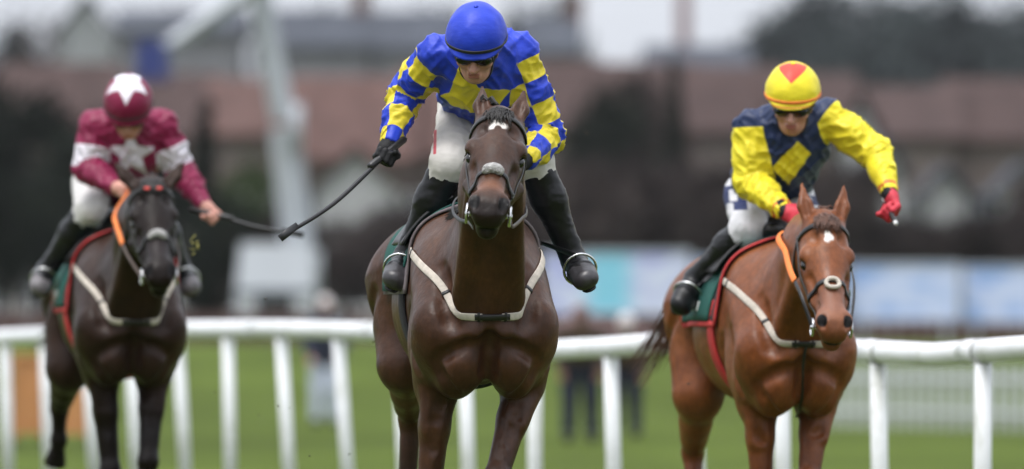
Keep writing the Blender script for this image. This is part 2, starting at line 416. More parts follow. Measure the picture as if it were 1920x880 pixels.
plain('lift_white', lin(.36, .38, .41), .45, .08, .6); plain('lift_glass', lin(.05, .075, .085), .15, .1, 1); plain('lift_blue', lin(.018, .030, .15), .45); plain('tyre', lin(.02, .02, .02), .8); plain('lift_grey', lin(.30, .32, .33), .5)
plain('barrier_orange', lin(.42, .19, .065), .6, .15, 2); plain('fence_white', lin(.44, .46, .47), .6, .1, 2)
plain('navy_cloth', lin(.012, .016, .035), .8); plain('pale_cloth', lin(.48, .52, .62), .8); plain('brown_cloth', lin(.16, .10, .10), .8); plain('cap_white', lin(.55, .5, .5), .7); plain('mud', lin(.035, .025, .015), .9); plain('turf_clod', lin(.22, .20, .05), .9, .4, 60)
# ground
def grid_sheet(name, x0, x1, y0, y1, nx, ny, zf, mat):
    xs, ys = np.linspace(x0, x1, nx), np.linspace(y0, y1, ny); V = [(x, y, zf(x, y)) for y in ys for x in xs]
    F = [(j*nx+i, j*nx+i+1, (j+1)*nx+i+1, (j+1)*nx+i) for j in range(ny-1) for i in range(nx-1)]
    return mk(name, V, F, mat, None, True)
def groundz(x, y):
    q = min(max((y-88)/30, 0), 1); return 1.02*q*q*(3-2*q)
GZ = 1.02                                    # the far side of the course lies on a low bank
tag(grid_sheet('ground', -1500, 1500, -60, 3000, 21, 613, groundz, 'turf'), kind='structure')
def hillz(x, y):
    r = min(max((y-300)/260, 0), 1); return GZ-.5+r*r*(3-2*r)*(7+3.5*math.sin(x*.011+1.2)+2*math.sin(x*.031))
tag(grid_sheet('hill', -700, 700, 290, 900, 60, 30, hillz, 'far_land'), kind='structure')
# running rail
def rail_d(px):
    q = (px-960)/KPX; tt = (2.195-31*q)/(5.895+18*q); return 31+18*tt, tt
RX = [(-420, 640), (-100, 634), (0, 631), (180, 622), (350, 616), (520, 615), (700, 620), (870, 640), (1040, 655), (1140, 650), (1240, 642), (1420, 648), (1600, 656), (1755, 664), (1850, 656), (1920, 651), (2150, 640), (2400, 645)]
def rail_y(px): return float(np.interp(px, [a for a, b in RX], [b for a, b in RX]))
rail = empty('running_rail', tuple(P(1140, 635, rail_d(1140)[0])*np.array([1, 1, 0]))); RO = np.array(rail.location)
tag(rail, 'white plastic running rail on tubular posts beside the turf track', 'rail')
def rail_pt(tt):
    X, Y = 2.195-5.895*tt, 31+18*tt; px = 960+KPX*X/Y; return np.array([X, Y, CAMZ+(HOR-2-rail_y(px))*Y/KPX])
cuts = [-.36, -.23, -.095, .008, .075, .108, .245, .386, .52, .655, .78, .905, 1.03, 1.17, 1.31]
for a, b in zip(cuts[:-1], cuts[1:]):
    pts = [rail_pt(x) for x in np.linspace(a, b-.0012, 9)]
    m = MB().tube([p for p in pts], .056, 16, flat=.95); m.build('rail_section', 'rail_plastic', rail, True, RO)
    m = MB().tube([rail_pt(b-.006), rail_pt(b+.004)], .0595, 16, flat=.95); sl_ = m.build('rail_sleeve', 'rail_plastic', rail, True, RO); MB().tube([rail_pt(b-.0066), rail_pt(b-.0059)], .0602, 16, flat=.95).build('seam', 'rail_cap', sl_, True, RO)
rsd = random.Random(5)
for i in range(-5, 20):
    tt = .0715*i-.0003*i*i+.0005; tp = rail_pt(tt); leanx = rsd.uniform(-.03, .03)+(-.05 if tt > .4 else -.015)
    bt_ = np.array([tp[0]-leanx, tp[1]+rsd.uniform(-.03, .03), -.05]); ft = tp-np.array([0, 0, .055])
    po = MB().tube([bt_, bt_*.5+ft*.5, ft], [.043, .042, .041], 14).build('post', 'rail_plastic', rail, True, RO)
    MB().tube([ft-(ft-bt_)*.03, ft+np.array([0, 0, .03])], [.034, .050], 12).build('bracket', 'rail_cap', po, True, RO)
# far white pickets
D = 83.; A_, B_ = P(1530, 800, D), P(2160, 805, D-6); L_ = np.linalg.norm(B_-A_); n = int(L_/.215)
fe = empty('picket_fence', (A_[0], A_[1], 0)); tag(fe, 'low white picket fence far across the turf behind the chestnut horse', 'fence'); fo = np.array(fe.location)
pk = None
for i in range(n):
    p = A_*(1-i/n)+B_*(i/n); p[2] = 0
    if pk is None:
        pk = MB().add([(-.035,-.012,0),(.035,-.012,0),(.035,-.012,.74),(0,-.012,.80),(-.035,-.012,.74),(-.035,.012,0),(.035,.012,0),(.035,.012,.74),(0,.012,.80),(-.035,.012,.74)],
            [(0,1,2,3,4),(9,8,7,6,5),(0,5,6,1),(1,6,7,2),(2,7,8,3),(3,8,9,4),(4,9,5,0)]).build('picket', 'fence_white', fe)
        o = pk
    else: o = pk.copy(); COL.objects.link(o); o.parent = fe
    o.location = p-fo
for z in (.20, .60): MB().tube([np.array([A_[0], A_[1]+.05, z]), np.array([B_[0], B_[1]+.05, z])], .04, 6).build('fence_rail', 'fence_white', fe, False, fo)
# orange barrier panels
for k, (px0, px1) in enumerate(((22, 88), (100, 172))):
    D = 70-k*.6; a, b = P(px0, 0, D), P(px1, 0, D); wv_ = b[0]-a[0]; ro = empty('barrier_panel', (a[0], D, 0))
    tag(ro, ['orange plastic barrier panel at the far left edge', 'orange plastic barrier panel seen beside the black hind leg'][k], 'barrier', 'orange barrier panels')
    fr = MB(); [fr.box(*q) for q in (((0,-.03,.04),(.05,.03,.95)), ((wv_-.05,-.03,.04),(wv_,.03,.95)), ((.05,-.028,.87),(wv_-.05,.028,.94)), ((.05,-.028,.10),(wv_-.05,.028,.17)))]; fr.build('frame', 'barrier_orange', ro)
    MB().box((.05,-.012,.17), (wv_-.05,.012,.87)).build('panel', 'barrier_orange', ro)
    for x in (.02, wv_-.08): MB().box((x,-.22,0), (x+.06,.22,.04)).build('foot', 'tyre', ro)
# hoarding: boards on a dark timber fence
D0 = 120.
def hoard(px0, px1, D, mat, label, ytop, ybot):
    a, b = P(px0, ybot, D), P(px1, ytop, D); W = b[0]-a[0]; o = empty('advertising_board', ((a[0]+b[0])/2, D, GZ)); a[2] -= GZ; b[2] -= GZ; tag(o, label, 'board', 'boards along the far fence')
    MB().box((-W/2+.05, -.03, a[2]+.05), (W/2-.05, .03, b[2]-.05)).build('panel', mat, o)
    fr = MB(); [fr.box(*q) for q in (((-W/2,-.06,a[2]),(W/2,.06,a[2]+.05)), ((-W/2,-.06,b[2]-.05),(W/2,.06,b[2])), ((-W/2,-.06,a[2]+.05),(-W/2+.05,.06,b[2]-.05)), ((W/2-.05,-.06,a[2]+.05),(W/2,.06,b[2]-.05)))]; fr.build('frame', 'hoard_frame', o)
    for x in (-W/2+.25, W/2-.25): MB().box((x-.04, .07, 0), (x+.04, .15, b[2]-.1)).build('stand', 'hoard_frame', o)
hoard(1015, 1295, 119, 'banner_blue', 'pale board with cyan patch just right of the dark bay horse', 470, 590)
hoard(1300, 1585, 119.5, 'banner_pale', 'pale blue board mostly hidden behind the chestnut horse', 482, 597)
hoard(1590, 1800, 120, 'banner_pale', 'pale blue board right beside the head of the chestnut horse', 493, 603)
hoard(1805, 2060, 120.5, 'banner_pale', 'pale blue board at the right edge of the picture', 497, 606)
for k, (px0, px1) in enumerate(((-150, 420), (420, 1010), (1010, 1500), (1500, 2080))):
    a, b = P(px0, 0, 124)[0], P(px1, 0, 124)[0]; fo_ = empty('timber_fence', ((a+b)/2, 124, GZ)); W = b-a
    tag(fo_, ['dark timber fence low behind the near-black horse', 'dark timber fence running past the boom lift', 'dark timber fence under the cyan patched board', 'dark timber fence under the boards on the right'][k], 'fence', 'dark timber fences')
    nb_ = int(W/.24); pl = None
    for i in range(nb_):
        if pl is None: pl = MB().box((-.108, -.015, 0), (.108, .015, .56)).build('plank', 'hoard_wood', fo_); q = pl
        else: q = pl.copy(); COL.objects.link(q); q.parent = fo_
        q.location = (-W/2+(i+.5)*W/nb_, rsd.uniform(-.008, .008), rsd.uniform(-.02, .02))
    for z in (.14, .45): MB().box((-W/2, .02, z-.05), (W/2, .08, z+.05)).build('fence_rail', 'hoard_wood', fo_)
# boom lift (self-propelled, white)
D = 140.; lf = empty('boom_lift', tuple(P(515, 0, D)*np.array([1, 1, 0])+np.array([0, 0, GZ]))); LO = np.array(lf.location); tag(lf, 'white boom lift truck with raised mast and blue basket arm', 'boom lift')
def lp(px, py, d=D): return P(px, py, d)-LO
b0, b1 = lp(442, 600), lp(590, 455)
ck = MB(); ck.box((b0[0], 0, .45), (b1[0], 4.2, .95)); ck.build('chassis', 'lift_grey', lf)
cb = MB(); x0, x1 = b0[0], b1[0]
cb.add([(x0,-.1,.40),(x1,-.1,.40),(x1,1.7,.40),(x0,1.7,.40),(x0,-.1,1.1),(x1,-.1,1.1),(x1,1.7,1.1),(x0,1.7,1.1),(x0+.1,.15,2.08),(x1-.1,.15,2.08),(x1-.1,1.6,2.08),(x0+.1,1.6,2.08)],
    [(0,3,2,1),(0,1,5,4),(1,2,6,5),(2,3,7,6),(3,0,4,7),(4,5,9,8),(5,6,10,9),(6,7,11,10),(7,4,8,11),(8,9,10,11)])
cabo = cb.build('cab', 'lift_white', lf)
MB().add([(x0+.14,-.09,1.14),(x1-.14,-.09,1.14),(x1-.2,.06,1.66),(x0+.2,.06,1.66),(x0+.14,-.05,1.14),(x1-.14,-.05,1.14),(x1-.2,.10,1.66),(x0+.2,.10,1.66)], [(0,1,2,3),(7,6,5,4),(0,4,5,1),(1,5,6,2),(2,6,7,3),(3,7,4,0)]).build('windscreen', 'lift_glass', cabo)
for xx in (x0+.25, x1-.25): MB().tube([(xx, -.14, 0.75), (xx, -.09, 0.75)], .10, 12).build('headlight', 'window_white', cabo, True)
MB().box((x0+.45,-.15,.60), (x1-.45,-.11,.98)).build('grille', 'tyre', cabo); MB().box((x0+.05,-.13,1.02), (x1-.05,-.105,1.10)).build('stripe', 'lift_glass', cabo)
MB().box((x0-.02,-.16,.36), (x1+.02,-.06,.55)).build('bumper', 'lift_grey', cabo)
for xx in (x0+.12, x1-.12):
    for yy in (.6, 3.4):
        wh = MB().tube([(xx-.14, yy, .30), (xx+.14, yy, .30)], .30, 20).build('wheel', 'tyre', lf, True); MB().tube([(xx-.15, yy, .30), (xx+.15, yy, .30)], .14, 12).build('rim', 'lift_grey', wh, True)
m0, m1, m2, m3 = lp(560, 470, D+2), lp(533, 240, D+2), lp(492, 5, D+2), lp(478, -75, D+2)
MB().tube([(0+m0[0], m0[1], .9), m0], .48, 16).build('turntable', 'lift_grey', lf, True)
ms = MB(); ms.tube([m0, m1], [.34, .32], 4, up=(0,-1,0)); ms.build('mast', 'lift_white', lf)
MB().tube([m1*1.06-m0*.06, m2, m3], [.25, .24, .23], 4, up=(0,-1,0)).build('mast_extension', 'lift_white', lf)
MB().tube([m1+np.array([.25, -.3, -.5]), m1+np.array([.27, -.3, .5])], .14, 8).build('mast_knuckle', 'lift_white', lf, True)
j0, j1 = lp(500, -45, D+1.6), lp(296, 102, D+1.2)
MB().tube([j0, j1], [.22, .17], 4, up=(0,-1,0)).build('arm', 'lift_white', lf)
bk = j1+np.array([-.10, 0, -.12]); bs_ = MB()
for x in (-.36, .33):
    for y in (-.36, .33): bs_.box((x, y, -.45), (x+.03, y+.03, .45))
for z in (-.45, 0, .42):
    bs_.box((-.36,-.36,z), (.36,-.33,z+.03)); bs_.box((-.36,.33,z), (.36,.36,z+.03)); bs_.box((-.36,-.33,z), (-.33,.33,z+.03)); bs_.box((.33,-.33,z), (.36,.33,z+.03))
bs_.V = [tuple(np.array(v)+bk) for v in bs_.V]; ba_ = bs_.build('basket', 'lift_blue', lf)
MB().box(tuple(bk+np.array([-.355,-.355,-.47])), tuple(bk+np.array([.355,.355,-.40]))).build('basket_floor', 'lift_blue', ba_)
MB().box(tuple(bk+np.array([-.29,-.385,-.38])), tuple(bk+np.array([.29,-.365,.35]))).build('basket_panel', 'lift_blue', ba_)
# trees -------------------------------------------------------------
def tree_meshes(kind, seed):
    r = random.Random(seed); rn = np.random.RandomState(seed); tm = MB()
    H_ = 1.0
    tm.tube([(0,0,-.02), (.01,0,.25), (-.01,.01,.55), (0,0,.9)], [.030, .024, .016, .004], 8)
    cl = []
    if kind == 'conifer':
        for i in range(26):
            z = .10+.86*(i/25); rad = .20*(1-((z-.1)/.9))**.8+.02
            for k in range(max(3, int(16*rad/.2))):
                a = r.uniform(0, 6.28); rr = rad*r.uniform(.35, 1.0); cl.append((rr*math.cos(a), rr*math.sin(a), z-rr*.25, .045))
    else:
        for k in range(9 if kind == 'broad' else 15):
            a = r.uniform(0, 6.28); z0 = r.uniform(.22, .5); l = r.uniform(.20, .40); e_ = np.array([l*math.cos(a), l*math.sin(a), z0+r.uniform(.15, .42)])
            tm.tube(list(resample([(0, 0, z0), (e_[0]*.5, e_[1]*.5, z0+(e_[2]-z0)*.35), e_], 5)), [.012, .010, .008, .005, .002], 5)
            if kind == 'bare':
                for q in range(10):
                    b_ = e_*r.uniform(.45, 1)+np.array([0, 0, (1-1)*0]); d_ = np.array([r.gauss(0, 1)*.10, r.gauss(0, 1)*.10, abs(r.gauss(0, 1))*.11+.03]); b_[2] = z0+(e_[2]-z0)*(np.linalg.norm(b_[:2])/max(np.linalg.norm(e_[:2]), .01))
                    tm.tube([b_, b_+d_*.5+np.array([.01, 0, 0]), b_+d_], [.004, .003, .001], 4)
            for q in range(6): cl.append((e_[0]*r.uniform(.5, 1.15)+r.gauss(0, .05), e_[1]*r.uniform(.5, 1.15)+r.gauss(0, .05), e_[2]+r.uniform(-.14, .12), .085))
        for q in range(22):
            a, ph = r.uniform(0, 6.28), r.uniform(-.5, 1.5); cl.append((.30*math.cos(a)*math.cos(ph), .30*math.sin(a)*math.cos(ph), .62+.32*math.sin(ph), .09))
    nl = {'conifer': 30, 'broad': 90, 'bare': 24, 'hedge': 90}[kind]; sz = {'conifer': .016, 'broad': .019, 'bare': .012, 'hedge': .020}[kind]
    C = np.repeat(np.array([c[:3] for c in cl]), nl, 0)+rn.normal(0, 1, (len(cl)*nl, 3))*np.repeat(np.array([c[3] for c in cl]), nl)[:,None]*.6
    C[:,2] = np.maximum(C[:,2], .03)
    a, b = rn.normal(0, 1, C.shape), rn.normal(0, 1, C.shape); a /= np.linalg.norm(a, axis=1, keepdims=True); b -= a*(a*b).sum(1, keepdims=True); b /= np.linalg.norm(b, axis=1, keepdims=True)
    s_ = sz*rn.uniform(.6, 1.4, len(C))[:,None]
    V = np.stack([C-a*s_, C+b*s_*.6, C+a*s_, C-b*s_*.6], 1).reshape(-1, 3); F = np.arange(len(V)).reshape(-1, 4)
    return tm, V, F
TM = {}
def tree(px, ytop, D, wide, kind, leaf, label, name='tree', group=None, seed=0, zb=.98):
    key = (kind, seed % 3)
    top = CAMZ+(HOR-ytop)*D/KPX; Ht = top-zb; p = P(px, 0, D)
    o = empty(name, (p[0], D, zb), (seed*1.7) % 6.28); tag(o, label, 'tree' if name != 'hedge_bush' else 'bush', group)
    if key not in TM:
        tm, V, F = tree_meshes(kind, 11+seed % 3); a = tm.build('trunk', 'bark', o, True); b = mk('crown', V, F, leaf, o, False); TM[key] = (a.data, b.data)
    da, db = TM[key]
    for nm, d_ in (('trunk', da), ('crown', db)):
        if nm == 'crown' and d_.materials[0] != MATS[leaf]:
            k2 = key+(leaf,)
            if k2 not in TM: x = d_.copy(); x.materials[0] = MATS[leaf]; TM[k2] = x
            d_ = TM[k2]
        ex = [c for c in o.children if c.name.startswith(nm)]
        q = ex[0] if ex else bpy.data.objects.new(nm, d_)
        if not ex: COL.objects.link(q); q.parent = o
        q.data = d_; ws = wide*D/KPX/.74
        q.scale = (ws, ws, Ht)
GT = 'trees behind the far fence'
TREES = [ # px, ytop, distance, width px, kind, leaf, label
 (-60, 120, 165, 260, 'broad', 'evergreen_leaf', 'dark evergreen tree cut by the left edge'),
 (75, 190, 160, 240, 'broad', 'evergreen_leaf', 'dark evergreen tree left behind the maroon jockey'),
 (190, 230, 155, 220, 'broad', 'evergreen_leaf', 'dark rounded evergreen tree right behind the maroon jockey'),
 (385, 185, 150, 150, 'conifer', 'evergreen_leaf', 'dark pointed conifer between the maroon jockey and the lift mast'),
 (300, 290, 158, 190, 'broad', 'evergreen_leaf', 'dark evergreen bush-like tree under the lift arm'),
 (470, 310, 168, 150, 'broad', 'bush_leaf', 'mid green leafy tree just left of the lift mast'),
 (85, 20, 300, 120, 'bare', 'brown_leaf', 'tall bare brown tree at the upper left'),
 (1140, 175, 190, 190, 'broad', 'evergreen_leaf', 'dark rounded tree right of the blue checked sleeve'),
 (1265, 100, 195, 120, 'conifer', 'evergreen_leaf', 'dark narrow conifer between two jockeys'),
 (1195, 150, 200, 150, 'broad', 'brown_leaf', 'brownish tree standing beside the narrow conifer'),
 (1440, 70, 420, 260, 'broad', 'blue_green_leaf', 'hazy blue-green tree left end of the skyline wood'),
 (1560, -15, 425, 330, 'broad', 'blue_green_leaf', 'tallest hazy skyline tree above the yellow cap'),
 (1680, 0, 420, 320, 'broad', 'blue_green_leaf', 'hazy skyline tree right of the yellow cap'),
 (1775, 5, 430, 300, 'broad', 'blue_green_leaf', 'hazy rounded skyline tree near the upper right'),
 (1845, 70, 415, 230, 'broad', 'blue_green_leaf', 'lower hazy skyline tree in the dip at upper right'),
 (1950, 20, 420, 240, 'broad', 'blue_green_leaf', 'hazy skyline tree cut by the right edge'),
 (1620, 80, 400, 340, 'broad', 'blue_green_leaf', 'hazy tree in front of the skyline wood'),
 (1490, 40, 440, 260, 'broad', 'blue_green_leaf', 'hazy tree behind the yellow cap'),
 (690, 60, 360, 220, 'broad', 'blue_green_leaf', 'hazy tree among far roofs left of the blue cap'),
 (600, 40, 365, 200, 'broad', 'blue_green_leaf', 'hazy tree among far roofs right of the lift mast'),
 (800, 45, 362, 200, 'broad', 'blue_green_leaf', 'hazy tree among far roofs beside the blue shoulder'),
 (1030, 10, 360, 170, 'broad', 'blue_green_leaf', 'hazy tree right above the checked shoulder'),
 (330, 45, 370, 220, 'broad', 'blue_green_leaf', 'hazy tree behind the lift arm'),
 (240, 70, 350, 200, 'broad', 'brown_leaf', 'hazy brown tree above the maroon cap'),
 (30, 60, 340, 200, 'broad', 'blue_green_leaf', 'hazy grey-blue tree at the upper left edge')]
for i, q in enumerate(TREES):
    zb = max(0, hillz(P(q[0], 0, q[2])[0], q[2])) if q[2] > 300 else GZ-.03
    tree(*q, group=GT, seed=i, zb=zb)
hp = [(540, 395), (640, 415), (735, 385), (830, 400), (930, 380), (1040, 340), (1110, 300), (1190, 290), (1270, 300), (1345, 310), (1420, 300), (1500, 320), (1580, 300), (1660, 400), (1735, 415), (1810, 405), (1890, 400), (1965, 310), (20, 330), (120, 330), (215, 340), (420, 370)]
hp_n = ['below the lift mast', 'under the white gable', 'right of the white gable', 'behind the blue jockey left side', 'behind the bay horse', 'right of the checked sleeve', 'above the cyan patched board', 'below the rounded dark tree', 'below the narrow conifer', 'left of the navy jacket', 'behind the navy jacket', 'behind the chestnut horse', 'right of the chestnut ears', 'beside the red glove', 'right of the red glove', 'left of the far right shrub pair', 'next to the right edge', 'cut by the right edge', 'at the left edge', 'left of the maroon sleeve', 'behind the maroon jockey', 'right of the bare hand']
for i, (px, yt) in enumerate(hp):
    tree(px, yt, 145+(i % 3)*5, 150, 'hedge', 'hedge_leaf' if i < 18 else 'evergreen_leaf', ('dull brown-green' if i < 18 else 'dark green')+' shrub in the far hedge '+hp_n[i], 'hedge_bush', 'shrubs of the far hedge', i)
# houses ------------------------------------------------------------
def house(px0, px1, yeave, yridge, D, wall, roof, label, gable=False, chim=False, nwin=3, zb=1.0, depth=8.):
    a, b = P(px0, yeave, D), P(px1, yridge, D); W = b[0]-a[0]; ze, zr = a[2]-zb, b[2]-zb
    o = empty('house', ((a[0]+b[0])/2, D, zb)); tag(o, label, 'house', 'houses beyond the racecourse')
    m = MB(); m.box((-W/2, 0, -.4), (W/2, depth, ze)); wl = m.build('wall', wall, o)
    e = .35; r = MB()
    if gable:      # gable end faces the track
        g = MB().add([(-W/2,0,ze),(W/2,0,ze),(0,0,zr),(-W/2,.3,ze),(W/2,.3,ze),(0,.3,zr)], [(0,1,2),(5,4,3),(0,2,5,3),(1,4,5,2)]); g.build('gable', wall, o)
        r.add([(-W/2-e,-e,ze-.15),(0,-e,zr+.1),(0,depth+e,zr+.1),(-W/2-e,depth+e,ze-.15),(W/2+e,-e,ze-.15),(W/2+e,depth+e,ze-.15),
               (-W/2-e,-e,ze-.0),(0,-e,zr+.28),(0,depth+e,zr+.28),(-W/2-e,depth+e,ze-.0),(W/2+e,-e,ze-.0),(W/2+e,depth+e,ze-.0)],
              [(3,2,1,0),(1,2,5,4),(6,7,8,9),(7,10,11,8),(0,1,7,6),(1,4,10,7),(4,5,11,10),(3,0,6,9)])
    else:
        r.add([(-W/2-e,-e,ze-.1),(W/2+e,-e,ze-.1),(W/2+e,depth/2,zr),(-W/2-e,depth/2,zr),(W/2+e,depth+e,ze-.1),(-W/2-e,depth+e,ze-.1),
               (-W/2-e,-e,ze+.08),(W/2+e,-e,ze+.08),(W/2+e,depth/2,zr+.2),(-W/2-e,depth/2,zr+.2),(W/2+e,depth+e,ze+.08),(-W/2-e,depth+e,ze+.08)],
              [(3,2,1,0),(2,3,5,4),(6,7,8,9),(9,8,10,11),(0,1,7,6),(1,2,8,7),(2,4,10,8),(4,5,11,10),(5,3,9,11),(3,0,6,9)])
        MB().add([(-W/2,0.1,ze),(-W/2,depth-.1,ze),(-W/2,depth/2,zr),(-W/2+.3,.1,ze),(-W/2+.3,depth-.1,ze),(-W/2+.3,depth/2,zr)], [(0,1,2),(5,4,3),(0,2,5,3),(1,4,5,2)]).build('gable', wall, o)
        MB().add([(W/2-.3,0.1,ze),(W/2-.3,depth-.1,ze),(W/2-.3,depth/2,zr),(W/2,.1,ze),(W/2,depth-.1,ze),(W/2,depth/2,zr)], [(0,1,2),(5,4,3),(0,2,5,3),(1,4,5,2)]).build('gable', wall, o)
    ro = r.build('roof', roof, o)
    if chim:
        c = MB(); c.box((W*.30, depth/2-.5, zr-.6), (W*.30+.9, depth/2+.4, zr+1.0)); c.box((W*.30-.08, depth/2-.58, zr+1.0), (W*.30+.98, depth/2+.48, zr+1.15)); c.build('chimney', 'brick', ro)
        for k in (.25, .65): MB().tube([(W*.30+k, depth/2, zr+1.15), (W*.30+k, depth/2, zr+1.55)], .13, 8).build('chimney_pot', 'clay_tile', ro, True)
    fl = [q for q in (1.0, 3.7, 6.3, 8.9, 11.5) if q+1.4 < ze]
    for z in fl:
        for k in range(nwin):
            x = -W/2+W*(k+.5)/nwin; f = MB()
            for q in (((x-.6,-.06,z),(x-.52,.04,z+1.3)), ((x+.52,-.06,z),(x+.6,.04,z+1.3)), ((x-.52,-.06,z),(x+.52,.04,z+.08)), ((x-.52,-.06,z+1.22),(x+.52,.04,z+1.3)), ((x-.03,-.05,z+.08),(x+.03,.03,z+1.22))): f.box(*q)
            wn = f.build('window', 'window_white', o); MB().box((x-.52,-.02,z+.08), (x+.52,-.005,z+1.22)).build('pane', 'pane_dark', wn); MB().box((x-.7,-.16,z-.1), (x+.7,-.005,z-.01)).build('sill', 'window_white', wn)
    return o
HS = [
 (400, 560, 255, 150, 225, 'brick', 'clay_tile', 'red-brown roofed brick house behind the lift mast'),
 (565, 760, 300, 145, 222, 'brick', 'clay_tile', 'wide red-brown roofed house left of the whip hand'),
 (765, 960, 290, 130, 224, 'brick', 'clay_tile', 'red-brown roofed house behind the blue jockey'),
 (965, 1110, 250, 115, 228, 'brick', 'brown_tile', 'brown roofed house right of the checked sleeve'),
 (1115, 1300, 240, 120, 235, 'brick', 'brown_tile', 'brown roofed house behind the conifer'),
 (1305, 1460, 250, 125, 232, 'brick', 'brown_tile', 'brown roofed house left of the yellow cap'),
 (1465, 1600, 260, 140, 230, 'brick', 'brown_tile', 'brown roofed house behind the yellow cap'),
 (1645, 1790, 260, 165, 224, 'brick', 'brown_tile', 'brown roofed house above the red glove'),
 (1795, 1990, 265, 150, 226, 'brick', 'brown_tile', 'brown roofed house at the right edge'),
 (200, 395, 260, 140, 236, 'brick', 'brown_tile', 'brown roofed house above the maroon jockey'),
 (-60, 195, 260, 120, 240, 'brick', 'brown_tile', 'brown roofed house at the left edge')]
for q in HS: house(*q)
house(598, 735, 350, 285, 200, 'render_white', 'brown_tile', 'white gabled house beside the whip', gable=True, nwin=2, chim=False)
house(1585, 1645, 260, 185, 205, 'render_white', 'brown_tile', 'narrow white gabled house behind the yellow sleeve', gable=True, nwin=1, chim=False)
house(1630, 1690, 330, 270, 190, 'render_white', 'slate', 'small white gable behind the yellow wrist', gable=True, nwin=1, chim=False, depth=5)
house(1738, 1812, 372, 325, 192, 'render_white', 'slate', 'small white gable right of the red glove', gable=True, nwin=1, chim=False, depth=5)
house(1880, 1960, 365, 318, 192, 'render_white', 'slate', 'small white gable near the right edge', gable=True, nwin=1, chim=False, depth=5)
for px0, px1, ye, yr, lab, wl, rf in ((105, 215, 70, -5, 'pale gabled house high at the upper left', 'render_pale', 'slate'), (225, 450, 60, 18, 'slate roofed grey house behind the lift arm', 'render_grey', 'slate'), (520, 690, 90, 18, 'slate roofed grey house right of the lift mast', 'render_grey', 'slate'),
        (700, 850, 95, 20, 'slate roofed grey house left of the blue cap', 'render_grey', 'slate'), (985, 1080, 100, 28, 'slate roofed grey house right of the blue shoulder', 'render_grey', 'slate'), (1220, 1400, 130, 85, 'low slate roofed house on the skyline', 'render_grey', 'slate')):
    D = 330.; zb = max(0, hillz(P((px0+px1)/2, 0, D)[0], D)-.3); house(px0, px1, ye, yr, D, wl, rf, lab, nwin=4, zb=zb, gable=(wl == 'render_pale'), chim=lab.startswith('slate roofed grey house r'))
# thin mast on the skyline
p = P(1282, 90, 345); po = empty('radio_mast', (p[0], 345, GZ-.1)); tag(po, 'thin pinkish mast rising into the sky between the jockeys', 'mast')
MB().tube([(0,0,0), (0,0,26)], [.45, .35], 10).build('pole', 'brown_cloth', po, True)
for z in (19, 22, 25): MB().box((-.9,-.08,z), (.9,.08,z+.2)).build('crossbar', 'brown_cloth', po)
# people across the course -------------------------------------------
def bystander(px, D, H_, lean, jac, tro, hat, label):
    p = P(px, 0, D); o = empty('person', (p[0], D, 0)); tag(o, label, 'person', 'people standing across the course'); k = H_/1.75
    J = lambda x, y, z: np.array([x, y, z])*k
    up = np.array([0, -math.sin(lean), math.cos(lean)]); hip = J(0, .05, .92); C = lambda x, y, z: hip+(np.array([x, 0, 0])+up*z+np.array([0, -math.cos(lean), -math.sin(lean)])*y)*k
    def tor(S, e): S.cone(hip, C(0,0,.28), .13*k+e, .14*k+e, .05, (1,0,0), 1.25); S.cone(C(0,0,.28), C(0,0,.50), .14*k+e, .08*k+e, .05, (1,0,0), 1.5)
    def arm(S, e):
        for s in (-1, 1): S.cone(C(s*.19,0,.46), C(s*.25,.03,.20), .055*k+e, .045*k+e); S.cone(C(s*.25,.03,.20), C(s*.20,.20,.02), .045*k+e, .032*k+e)
    def leg(S, e):
        for s in (-1, 1): S.cone(J(s*.10,.05,.90), J(s*.11,.02,.50), .09*k+e, .065*k+e); S.cone(J(s*.11,.02,.50), J(s*.12,.05,.09), .062*k+e, .045*k+e)
    S = SDF(); tor(S, 0); arm(S, 0); leg(S, 0); S.cone(C(0,0,.5), C(0,.03,.62), .055*k, .05*k); S.ell(C(0,.03,.70), np.array([.078, .10, .12])*k); S.cone(C(0,.13,.70), C(0,.145,.67), .012, .016)
    for s in (-1, 1):
        S.cone(C(s*.20,.20,.02), C(s*.19,.27,-.03), .035*k, .03*k)
        for q in range(4): S.cone(C(s*.19+(q-1.5)*.02,.27,-.03), C(s*.19+(q-1.5)*.022,.31,-.08), .010, .009, .006)
        S.cone(C(s*.17,.23,.0), C(s*.13,.27,-.03), .012, .010, .006)
        S.cone(J(s*.12,.06,.05), J(s*.13,-.14,.04), .045*k, .04*k)
    v, f = S.mesh(.018); mk('body', v, f, 'skin', o)
    S = SDF(); tor(S, .03); arm(S, .022); v, f = S.mesh(.02); mk('jacket', fold(v, S, .01, 9), f, jac, o)
    S = SDF(); S.cone(hip, C(0,0,.10), .145*k, .14*k, .05, (1,0,0), 1.2); leg(S, .025); v, f = S.mesh(.02); mk('trousers', fold(v, S, .01, 9), f, tro, o)
    for s in (-1, 1):
        S = SDF(); S.cone(J(s*.12,.08,.065), J(s*.13,-.15,.05), .060*k, .05*k); S.cut((0,0,.004), (0,0,-1), .01, 3); v, f = S.mesh(.014); mk('shoe', v, f, 'boot_leather', o)
    S = SDF(); S.ell(C(0,.03,.745), np.array([.092, .115, .095])*k, .01); S.ell(C(0,.13,.735), np.array([.075, .07, .015])*k, .02); S.cut(C(0,.03,.72), -up, .01, .4); v, f = S.mesh(.012); mk('cap', v, f, hat, o)
bystander(610, 84, 1.64, .05, 'navy_cloth', 'pale_cloth', 'cap_white', 'person in navy jacket and pale trousers standing behind the rail')
bystander(1088, 70.5, 1.80, .95, 'brown_cloth', 'navy_cloth', 'brown_cloth', 'person in dark trousers leaning forward, left of a rail post')
bystander(1172, 74, 1.70, .95, 'brown_cloth', 'navy_cloth', 'cap_white', 'person in navy trousers leaning forward, right of a rail post')
